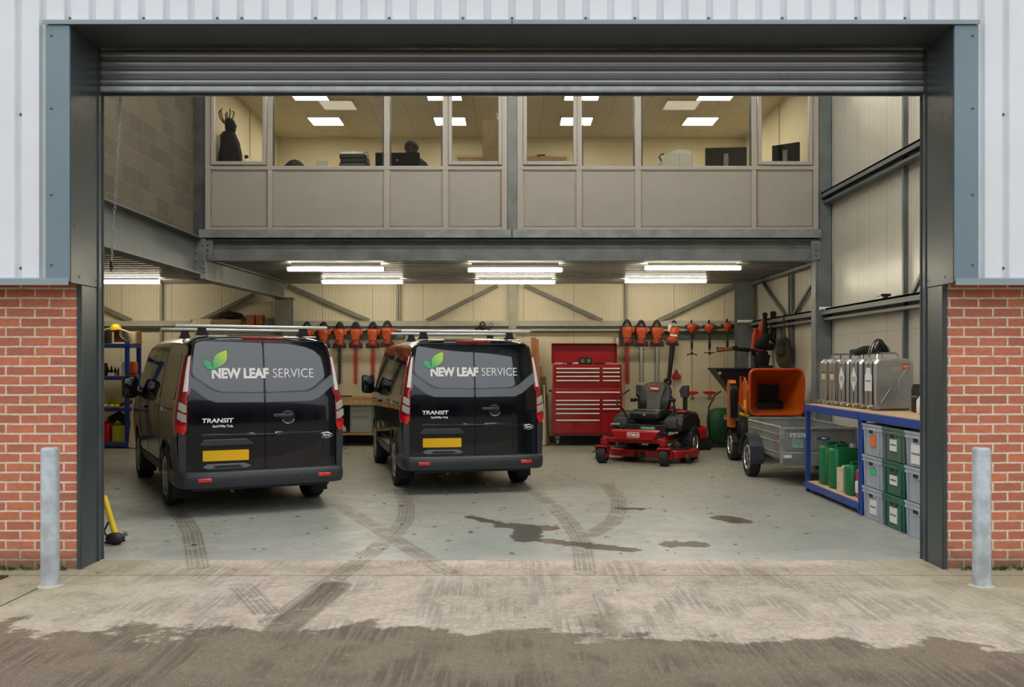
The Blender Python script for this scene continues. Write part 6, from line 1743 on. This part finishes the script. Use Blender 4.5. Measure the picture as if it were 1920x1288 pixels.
# silver cans on top
def silver_can(label, cy, stick, rz=12):
    t = thing('silver_jerry_can', label, 'jerry can', (4.06, cy, 1.096), rz=R(rz), group='silver metal cans on the blue bench')
    w, d, h = .47, .235, .545
    ch_ = .045
    out = [(-w/2, ch_), (-w/2 + ch_, 0), (w/2 - ch_, 0), (w/2, ch_), (w/2, h - ch_), (w/2 - ch_, h), (-w/2 + ch_, h), (-w/2, h - ch_)]
    def ring(y, k):
        return [(x * k, y, h / 2 + (z - h / 2) * k) for x, z in out]
    b = MB(); b.loft([ring(-d/2, .93), ring(-d/2 + .03, 1), ring(-.006, 1), ring(.006, 1), ring(d/2 - .03, 1), ring(d/2, .93)])
    o = b.build('can_body', 'silver', t, bevel=.006)
    MB().loft([[(x * k, y, h / 2 + (z - h / 2) * k) for x, z in out] for y, k in ((-.006, 1.0), (-.006, 1.022), (.006, 1.022), (.006, 1.0))]).build('seam', 'chrome', o)
    for s_ in (-1, 1):   # pressed frame strip on each side of the narrow end
        MB().box(-w/2 - .004, -w/2 + .004, s_ * (d/2 - .035) - .010, s_ * (d/2 - .035) + .010, .03, h - .03).build('edge_strip', 'chrome', o)
    MB().box(-w/2 - .002, -w/2 + .002, -d/2 + .05, d/2 - .05, .05, h - .05).build('end_panel', 'silver_side', o)
    # embossed cross on the broad face, its highlights put into a brighter steel
    e_ = MB(); y_ = -d/2 + .001; q = .052
    for sx in (-1, 1):
        for sz in (-1, 1): e_.bar((sx * q, y_, h/2 + sz * q * .9), (sx * .165, y_, h/2 + sz * .20), .010, .014, (0, 1, 0))
        e_.bar((sx * q, y_, h/2 - q), (sx * q, y_, h/2 + q), .010, .010, (0, 1, 0)); e_.bar((-q, y_, h/2 + sx * q), (q, y_, h/2 + sx * q), .010, .010, (0, 1, 0))
    e_.build('embossed_cross', 'tool_steel', o, bevel=.003)
    MB().tube([(-.13, 0, h - .01), (-.12, 0, h + .045), (-.09, 0, h + .06), (.09, 0, h + .06), (.12, 0, h + .045), (.13, 0, h - .01)], .012, 10).build('handle', 'chrome', t)
    for yy in (-.06, .06): MB().tube([(-w/2 + .01, yy, .035), (-w/2 - .03, yy, .05), (-w/2 - .035, yy + .02, .02)], .009, 8).build('foot_clip', 'chrome', t)
    x_ = -w/2 - .004
    if stick == 'diamond':
        s = MB().prism([(0, .18), (.065, .32), (0, .46), (-.065, .32)], 'yz', x_ - .002, x_ + .003).build('warning_diamond', 'paper', o)
        for k, l_ in ((.30, .04), (.32, .055), (.34, .045)): MB().box(x_ - .004, x_ - .001, -l_, l_, k - .004, k + .004).build('printing', 'print_grey', s)
    elif stick == 'sheet':
        s = MB().prism([(-.065, .20), (.065, .20), (.065, .36), (.04, .40), (.04, .45), (-.04, .45), (-.04, .40), (-.065, .36)], 'yz', x_ - .002, x_ + .003).build('label_sheet', 'paper', o)
        MB().box(x_ - .004, x_ - .001, -.05, .05, .30, .315).build('printing', 'print_grey', s)
        s = MB().box(.09, .17, -d/2 - .004, -d/2 + .01, .43, .50).build('orange_sticker', 'sticker_orange', o)
        MB().box(.10, .16, -d/2 - .006, -d/2 - .003, .455, .475).build('printing', 'paper', s)
        for k in range(3): MB().box(-.02, .07, -d/2 - .002, -d/2 + .002, .42 + .015 * k, .425 + .015 * k).build('stamped_line', 'paper', o)
    elif stick == 'tag':
        MB().box(x_ - .002, x_ + .003, -.04, .04, .30, .37).build('tag_label', 'cream', o)
        MB().box(x_ - .003, x_ + .003, -.04, .04, .375, .395).build('tag_band', 'timber_dark', o)
    return t
silver_can('silver metal can nearest the right jamb, orange sticker and embossed cross on its broad face', 10.36, 'sheet')
silver_can('silver metal can with white warning diamond, second from the right jamb', 10.80, 'diamond')
c3 = silver_can('silver metal can with white warning diamond, third from the right jamb', 11.20, 'diamond')
for k, z in enumerate((.40, .33, .26, .13)): MB().box(-.12, .0, -.1225, -.116, z, z + .05 + (.06 if k == 3 else 0)).build('paper_strip', 'paper', c3)
silver_can('silver metal can with small tan tag, between the diamond one and the end one', 11.53, 'tag')
silver_can('silver metal can with small tan tag at the far end of the bench', 11.84, 'tag')
t = thing('black_hood', 'black rubber hood lying across the tops of the silver cans', 'rubber hood', (4.05, 10.58, 1.70))
cloth('hood_body', [(.0, 0, 0, .12, .10), (.06, .0, 0, .10, .09), (.12, -.01, 0, .06, .06), (.155, -.01, 0, .035, .04), (.165, -.01, 0, .01, .01)], 'black_gloss', t, .10, 1)
for yy, xx in ((.45, -.05), (.80, -.02)):
    MB().tube([(.02, .08, .03), (xx, yy * .5, .05), (xx * 2, yy * .75, .02), (xx, yy, .03)], [.03, .045, .04, .03], 10).build('hood_strap', 'black_cloth', t)
t = thing('white_bottle', 'small white bottle with black grip at the bench end by the right jamb', 'bottle', (4.05, 9.5, 1.09))
MB().lathe([(.035, 0), (.045, .01), (.045, .13), (.03, .165), (.02, .18)], (0, 0, 0), (0, 0, 1), 20).build('bottle_body', 'paper', t, smooth=50)
MB().tube([(-.03, 0, .16), (-.03, 0, .20), (.03, 0, .20), (.03, 0, .16)], .009, 8).build('grip', 'black', t)
t = thing('storage_box', 'black storage box with grey lid edge behind the white bottle', 'box', (4.28, 9.75, 1.09))
MB().rbox((0, 0, .13), (.32, .36, .26), .03).build('box_body', 'black', t); MB().box(-.17, .17, -.19, .19, .155, .17).build('lid_edge', 'mid_grey', t); MB().rbox((0, 0, .27), (.30, .34, .04), .03).build('lid', 'black', t)
# lower shelf cans
jerry('jerry_can', 'large green jerry can at the far end of the lower bench shelf', 'jerry can', (3.90, 11.62, .132), (.34, .19, .50), 'can_green', 'black', R(12))
jerry('jerry_can', 'large green jerry can with white cap, second on the lower bench shelf', 'jerry can', (3.90, 11.28, .132), (.34, .21, .50), 'can_green', 'paper', R(12))
jerry('jerry_can', 'smaller rounded green can beside the red can on the lower bench shelf', 'jerry can', (3.84, 10.66, .132), (.26, .18, .36), 'can_green', 'black', R(10))
rc = jerry('jerry_can', 'red fuel can with white label beside the blue bench leg', 'jerry can', (3.84, 10.34, .132), (.24, .17, .34), 'can_red', 'black', R(10))
MB().rbox((-.125, 0, .13), (.008, .10, .13), .02, axis='x').build('label_sheet', 'paper', rc)
t = thing('beige_can', 'cream carton wedged between the large and small green cans', 'carton', (3.84, 10.98, .132), rz=R(10))
MB().box(-.10, .10, -.07, .07, 0, .27).build('carton', 'cream', t, bevel=.006); MB().boxc((-.08, -.05, .26), (.04, .03, .08), (.5, 0, 0)).build('spout', 'paper', t)
t = thing('sprayer', 'tall orange sprayer bottle with black head behind the red can', 'sprayer', (4.20, 10.45, .132))
MB().lathe([(.06, 0), (.075, .02), (.075, .46), (.05, .54), (.03, .58)], (0, 0, 0), (0, 0, 1), 24).build('bottle', 'tool_orange', t, smooth=50)
MB().rbox((-.03, 0, .61), (.16, .06, .06), .02, axis='x').build('spray_head', 'black', t); MB().cyl((0, 0, .55), (0, 0, .60), .03, n=12).build('collar', 'black', t)
tag(MB().rbox((0, 0, .16), (.22, .2, .30), .05).build('teal_canister', 'teal', loc=(4.22, 10.95, .132)), 'teal plastic canister behind the cream carton on the lower shelf', 'canister')

# ================================================================== OFFICE CONTENTS
OF = 3.60
def desk(x0, x1, y0, y1, label):
    t = thing('office_desk', label, 'desk', ((x0 + x1) / 2, (y0 + y1) / 2, OF), group='office desks'); hx, hy = (x1 - x0) / 2, (y1 - y0) / 2
    MB().box(-hx, hx, -hy, hy, .715, .74).build('desktop', 'tan_wood', t, bevel=.003)
    for sx in (-1, 1):
        for sy in (-1, 1): MB().box(sx * (hx - .05) - .02, sx * (hx - .05) + .02, sy * (hy - .05) - .02, sy * (hy - .05) + .02, 0, .715).build('leg', 'mid_grey', t)
desk(-3.6, -1.25, 14.62, 15.28, 'wooden office desk under the folders and wide monitor')
desk(1.9, 4.4, 14.62, 15.3, 'wooden office desk under the printer and black monitors')
DZ = OF + .742
def Xo(px, Y): return (px - 960) * Y / 1800
def Zo(py, Y): return 1.6 - (py - 680) * Y / 1800
def monitor(px0, px1, py, Y, label, rz=0, st=.10):
    x0, x1 = Xo(px0, Y), Xo(px1, Y); zt = Zo(py, Y) - DZ
    t = thing('computer_monitor', label, 'monitor', ((x0 + x1) / 2, Y, DZ), rz=rz)
    w = x1 - x0
    MB().rbox((0, 0, zt - .19), (w, .035, .38), .008, axis='y').build('screen_case', 'monitor_black', t)
    MB().lathe([(.018, 0), (.018, .003)], (-w * .0, -.030, zt - .12), (0, -1, 0), 16).build('back_emblem', 'mid_grey', t)
    MB().box(-.035, .035, -.045, -.018, .0, zt - st).build('stand', 'mid_grey' if st < .2 else 'black', t, bevel=.003); MB().box(-.12, .12, -.10, .10, 0, .012).build('base', 'dark_grey', t)
    return t
monitor(704, 787, 286.5, 14.95, 'wide black monitor in front of the seated person, left office window', st=.30)
monitor(1323, 1399, 277, 15.0, 'large black monitor with grey stand in the widest right window pane', R(-6))
mr = monitor(1447, 1500, 270, 14.95, 'black monitor standing at an angle in the far right narrow pane', R(-38))
# seated person
pr = thing('person', 'person in dark clothing sitting behind the wide black monitor', 'person', (Xo(772, 15.62), 15.62, OF + .02))
px_ = [  # z, cx, cy, rx, ry
    (.44, 0, .02, .16, .15), (.52, 0, .02, .185, .15), (.70, 0, .02, .165, .12), (.95, 0, .0, .19, .125), (1.14, 0, -.01, .235, .13), (1.24, .0, -.01, .23, .12), (1.295, 0, -.015, .16, .095),
    (1.325, 0, -.02, .085, .08), (1.34, 0, -.03, .075, .075), (1.36, 0, -.04, .082, .088), (1.42, 0, -.045, .10, .108), (1.48, 0, -.045, .105, .115), (1.53, 0, -.04, .092, .10), (1.56, 0, -.035, .06, .065), (1.57, 0, -.03, .02, .02)]
bd = MB()
bd.loft([[(cx_ + rx * math.cos(a), cy_ + ry * math.sin(a), z) for a in [2*PI*i/28 for i in range(28)]] for z, cx_, cy_, rx, ry in px_])
for s_ in (-1, 1):
    bd.tube([(s_ * .19, -.01, 1.21), (s_ * .245, -.03, 1.12), (s_ * .25, -.06, .90), (s_ * .19, -.28, .80), (s_ * .14, -.44, .79)], [.055, .06, .052, .042, .032], 12)
    bd.tube([(s_ * .09, .0, .50), (s_ * .12, -.25, .52), (s_ * .13, -.46, .50), (s_ * .13, -.46, .25), (s_ * .13, -.44, .06), (s_ * .13, -.55, .04)], [.09, .085, .065, .055, .042, .035], 12)
    bd.ell((s_ * .104, -.045, 1.45), (.012, .02, .03), 10, 8)
bd.ell((0, -.155, 1.445), (.014, .02, .022), 10, 8)
person = bd.build('body', ['person_tone', 'face_shaded'], pr, smooth=70)
for f_ in person.data.polygons:
    if f_.center.z > 1.335: f_.material_index = 1
# hands
for s_ in (-1, 1):
    hnd = MB(); hnd.ell((s_ * .13, -.50, .785), (.035, .045, .014), 12, 8)
    for k in range(4): hnd.tube([(s_ * .13 - .026 + .017 * k, -.535, .787), (s_ * .13 - .027 + .018 * k, -.565, .788), (s_ * .13 - .027 + .018 * k, -.59 + .006 * abs(k - 1.5), .778)], [.008, .0075, .006], 6)
    hnd.tube([(s_ * .10, -.49, .785), (s_ * .085, -.52, .782), (s_ * .09, -.545, .778)], [.009, .008, .006], 6)
    hnd.build('hand', 'skin', pr, smooth=60)
hair = MB(); hair.ell((0, -.035, 1.475), (.118, .125, .115), 20, 12, z0=-.35); hair.build('hair', 'black_cloth', pr)
for s_ in (-1, 1): MB().ell((s_ * .035, -.15, 1.46), (.012, .008, .007), 8, 6).build('eye', 'black', pr)  # eyes blackened to match the shade painted into the face
MB().ell((0, -.15, 1.395), (.024, .008, .006), 10, 6).build('mouth', 'skin', pr)
def office_chair(label, x, y, top, rz=0):
    t = thing('office_chair', label, 'chair', (x, y, OF), rz=rz, group='office chairs')
    MB().rbox((0, 0, .42), (.46, .44, .07), .10).build('seat', 'black_cloth', t, smooth=50)
    rr = [[(w * math.copysign(abs(math.cos(a)) ** .7, math.cos(a)), .24 + .03 * math.sin(a), z) for a in [2*PI*i/20 for i in range(20)]] for z, w in ((.52, .16), (.60, .20), (top - .25, .21), (top - .1, .17), (top - .02, .09), (top, .03))]
    MB().loft(rr).build('backrest', 'black_cloth', t, smooth=60)
    MB().bar((0, .20, .36), (0, .27, .60), .05, .02, (0, 1, 0)).build('back_stem', 'black', t)
    MB().cyl((0, 0, .10), (0, 0, .40), .025, n=12).build('gas_lift', 'black', t)
    b = MB()
    for i in range(5): a = 2*PI*i/5; b.bar((0, 0, .10), (.28 * math.cos(a), .28 * math.sin(a), .07), .04, .03)
    bo = b.build('base', 'black', t)
    for i in range(5): a = 2*PI*i/5; MB().cyl((.28 * math.cos(a) - .01, .28 * math.sin(a), .03), (.28 * math.cos(a) + .01, .28 * math.sin(a), .03), .03, n=12).build('castor', 'black', bo)
office_chair('black office chair whose rounded back shows at the sill of the widest left pane', Xo(556, 15.95), 15.72, Zo(299.5, 15.95) - OF, R(8))
office_chair('black office chair under the seated person', pr.location.x, 15.66, .95)
# folder stack
fx_, fy_ = Xo(664, 15.0), 15.0
for i, (w, h, mt, off) in enumerate(((.40, .09, 'black', .0), (.42, .09, 'dark_grey', .01), (.40, .09, 'black', -.01), (.42, .08, 'dark_grey', .0), (.40, .07, 'black', .01), (.41, .06, 'black', 0), (.37, .035, 'paper', .0))):
    z = DZ + sum((.09, .09, .09, .08, .07, .06, .035)[:i]) + .001 * i
    t = thing('ring_binder', ('bottom black binder of the pile in the widest left pane', 'second binder from the bottom of the office pile', 'third binder from the bottom of the office pile', 'fourth binder from the bottom of the office pile',
               'black binder second below the white one in the office pile', 'black binder directly under the white one in the office pile', 'white binder on top of the office pile')[i], 'binder', (fx_ + off, fy_, z), group='binders piled on the office desk')
    MB().box(-w/2, w/2, -.15, .15, 0, h - .002).build('cover', mt, t, bevel=.008)
    if i > 2: MB().tube([(w/2 - .02, -.15, h * .3), (w/2 + .04, -.155, h * .8), (w/2 + .05, -.15, h * .2)], .006, 6).build('strap', 'black', t)
t = thing('paper_tape', 'round roll of pale tape on the white binder', 'tape roll', (fx_ + .0, fy_, DZ + .5235), rot=None)
MB().lathe([(.055, 0), (.055, .03), (.035, .03), (.035, 0)], (0, 0, 0), (0, 0, 1), 20).build('roll', 'paper', t)
tag(MB().box(-.09, .09, -.02, .02, 0, Zo(301.5, 15.05) - DZ).build('small_screen', 'printer_grey', loc=(Xo(604, 15.05), 15.05, DZ), bevel=.004), 'pale green-grey card holder at the sill of the widest left pane', 'card holder')
tag(MB().bar((0, 0, 0), (-.04, 0, Zo(299, 15.0) - DZ), .012, .012).build('pen', 'black', loc=(Xo(697, 15.0), 15.0, DZ)), 'black pen-like stick between the binders and the wide monitor', 'pen')
# printer
py_ = 15.0; t = thing('printer', 'pale grey-green office printer in the widest right pane', 'printer', (Xo(1266, py_), py_, DZ))
zt = Zo(292, py_) - DZ
MB().loft([[(-.24 + a, y_, z) for a, z in ((0, 0), (.48, 0), (.48, zt), (.10, zt), (0, zt - .10))] for y_ in (-.2, .2)]).build('printer_body', 'printer_grey', t, bevel=.012)
MB().loft([[(-.10, y_, zt), (.22, y_, zt), (.18, y_, zt + .045), (.02, y_, zt + .07), (-.06, y_, zt + .04)] for y_ in (-.17, .17)]).build('scanner_lid', 'paper_grey', t, bevel=.008)
MB().tube([(-.24, -.18, zt - .12), (-.28, -.18, zt - .06), (-.25, -.18, zt - .02), (-.2, -.18, zt - .01)], .012, 6).build('cable', 'dark_grey', t)
MB().box(.03, .034, -.203, -.2, .1, zt - .02).build('panel_line', 'mid_grey', t)
# coat stand with coats
cs = thing('coat_stand', 'dark coat stand with curled hooks behind the far left office pane', 'coat stand', (-4.45, 14.95, OF))
MB().cyl((0, 0, 0), (0, 0, 1.88), .02, n=12).build('pole', 'timber_dark', cs)
for i in range(5):
    a = 2*PI*i/5 + .5; MB().tube([(0, 0, 1.72), (.05 * math.cos(a), .05 * math.sin(a), 1.74), (.10 * math.cos(a), .10 * math.sin(a), 1.82), (.12 * math.cos(a), .12 * math.sin(a), 1.90), (.10 * math.cos(a), .10 * math.sin(a), 1.93)], .012, 8).build('hook', 'timber_dark', cs)
for i in range(4):
    a = PI / 2 * i; MB().tube([(0, 0, .1), (.1 * math.cos(a), .1 * math.sin(a), .06), (.14 * math.cos(a), .14 * math.sin(a), .01)], .014, 8).build('foot', 'timber_dark', cs)
t = thing('black_coat', 'long black hooded coat hanging on the coat stand', 'coat', (-4.40, 14.86, OF))
cloth('coat_body', [(1.60, .02, 0, .03, .03), (1.56, .02, 0, .09, .07), (1.40, .03, 0, .15, .09), (1.20, .04, 0, .18, .11), (.70, .06, 0, .22, .13), (.40, .06, 0, .23, .13)], 'black_cloth', t, .06, 2)
cloth('hood', [(1.78, .03, -.02, .03, .03), (1.75, .03, -.02, .07, .06), (1.66, .05, -.02, .09, .08), (1.57, .05, -.01, .07, .06)], 'black_cloth', t, .05, 1)
t = thing('grey_jacket', 'shorter dark grey jacket beside the hooded coat on the stand', 'jacket', (-4.52, 15.12, OF))
cloth('jacket_body', [(1.64, 0, 0, .03, .03), (1.58, 0, 0, .08, .06), (1.40, 0, 0, .075, .08), (.80, .0, 0, .08, .09)], 'grey_cloth', t, .05, 4)
tag(MB().lathe([(.03, 0), (.03, .05), (.02, .06)], (0, 0, 0), (1, 0, 0), 12).build('door_closer', 'black', loc=(-4.618, 16.6, 5.16)), 'small black knob on the office left wall beside the hanging coat', 'wall knob')
# wardrobe and cabinet
t = thing('wardrobe', 'tall brown wooden wardrobe left of the middle column in the office', 'wardrobe', (-.15, 15.35, OF))
zt = Zo(224, 15.1) - OF
MB().box(-.31, .31, -.25, .25, 0, zt).build('carcass', 'wardrobe_wood', t, bevel=.004)
for s_ in (-1, 1):
    d = MB().box(min(s_ * .305, s_ * .003), max(s_ * .305, s_ * .003), -.268, -.25, .06, zt - .02).build('door', 'wardrobe_wood', t, bevel=.003); MB().cyl((s_ * .04, -.29, 1.0), (s_ * .04, -.29, 1.15), .008, n=8).build('handle', 'tool_steel', d)
t = thing('desk_fan', 'small white ornament on top of the tall wardrobe', 'ornament', (-.22, 15.2, OF + zt))
MB().lathe([(.06, 0), (.06, .012), (.015, .02), (.012, .10)], (0, 0, 0), (0, 0, 1), 14).build('stand', 'paper', t); MB().ell((0, 0, .11), (.03, .02, .03)).build('knob', 'paper', t)
t = thing('wooden_cabinet', 'low wooden cabinet right of the middle column in the office', 'cabinet', (.42, 15.45, OF))
zt = Zo(293, 15.2) - OF
MB().box(-.22, .22, -.25, .25, 0, zt).build('carcass', 'tan_wood', t, bevel=.004); MB().box(-.21, .21, -.262, -.25, .05, zt - .04).build('door', 'tan_wood', t, bevel=.003)
t = thing('stapler', 'small black stapler on the low wooden cabinet', 'stapler', (.46, 15.28, OF + zt + .001), rz=.5)
MB().box(-.07, .07, -.018, .018, 0, .012).build('base', 'black', t); MB().loft([[(-.07, y_, .012), (.07, y_, .03), (.07, y_, .055), (-.06, y_, .035)] for y_ in (-.016, .016)]).build('arm', 'black', t)
t = thing('bin', 'white tapered lamp shade', 'lamp', (0, 0, -50)) if False else None

# ================================================================== OUTSIDE DETAILS
random.seed(11)
def weeds(x0, x1, n, y=7.41, mx=.07, lab=''):
    b = MB()
    for i in range(n):
        x = random.uniform(x0, x1); h = random.uniform(.015, mx) * (1.4 if random.random() < .2 else 1)
        for k in range(5):
            a = random.uniform(0, 2 * PI); l_ = h * random.uniform(.5, 1)
            p0 = Vector((x, y + random.uniform(-.03, .01), 0)); d = Vector((math.cos(a) * l_ * .7, -abs(math.sin(a)) * l_ * .5, l_ * random.uniform(.6, 1)))
            w = Vector((-math.sin(a), math.cos(a) * .3, 0)) * l_ * .16
            vs = [p0, p0 + d * .5 + w, p0 + d, p0 + d * .5 - w]
            b._f([b.bm.verts.new(v_) for v_ in vs])
    o = b.build('weeds', 'weed', smooth=0); tag(o, lab, 'weeds', kind='stuff')
weeds(-3.95, -3.42, 60, lab='low green weeds at the foot of the left brick pier')
weeds(3.42, 4.3, 60, lab='low green weeds at the foot of the right brick pier')
t = thing('drain_grate', 'rusty metal drain grate at the left edge of the apron', 'drain', (-4.02, 7.10, 0))
b = MB(); b.box(-.25, .25, -.085, -.07, -.01, .012); b.box(-.25, .25, .07, .085, -.01, .012); b.box(.235, .25, -.07, .07, -.01, .012); b.box(-.25, -.235, -.07, .07, -.01, .012); b.build('grate_frame', 'rust', t)
b = MB()
for k in range(16): b.bar((-.22 + .028 * k, -.07, .006), (-.205 + .028 * k, .07, .006), .012, .012)
b.build('grate_bars', 'rust', t)
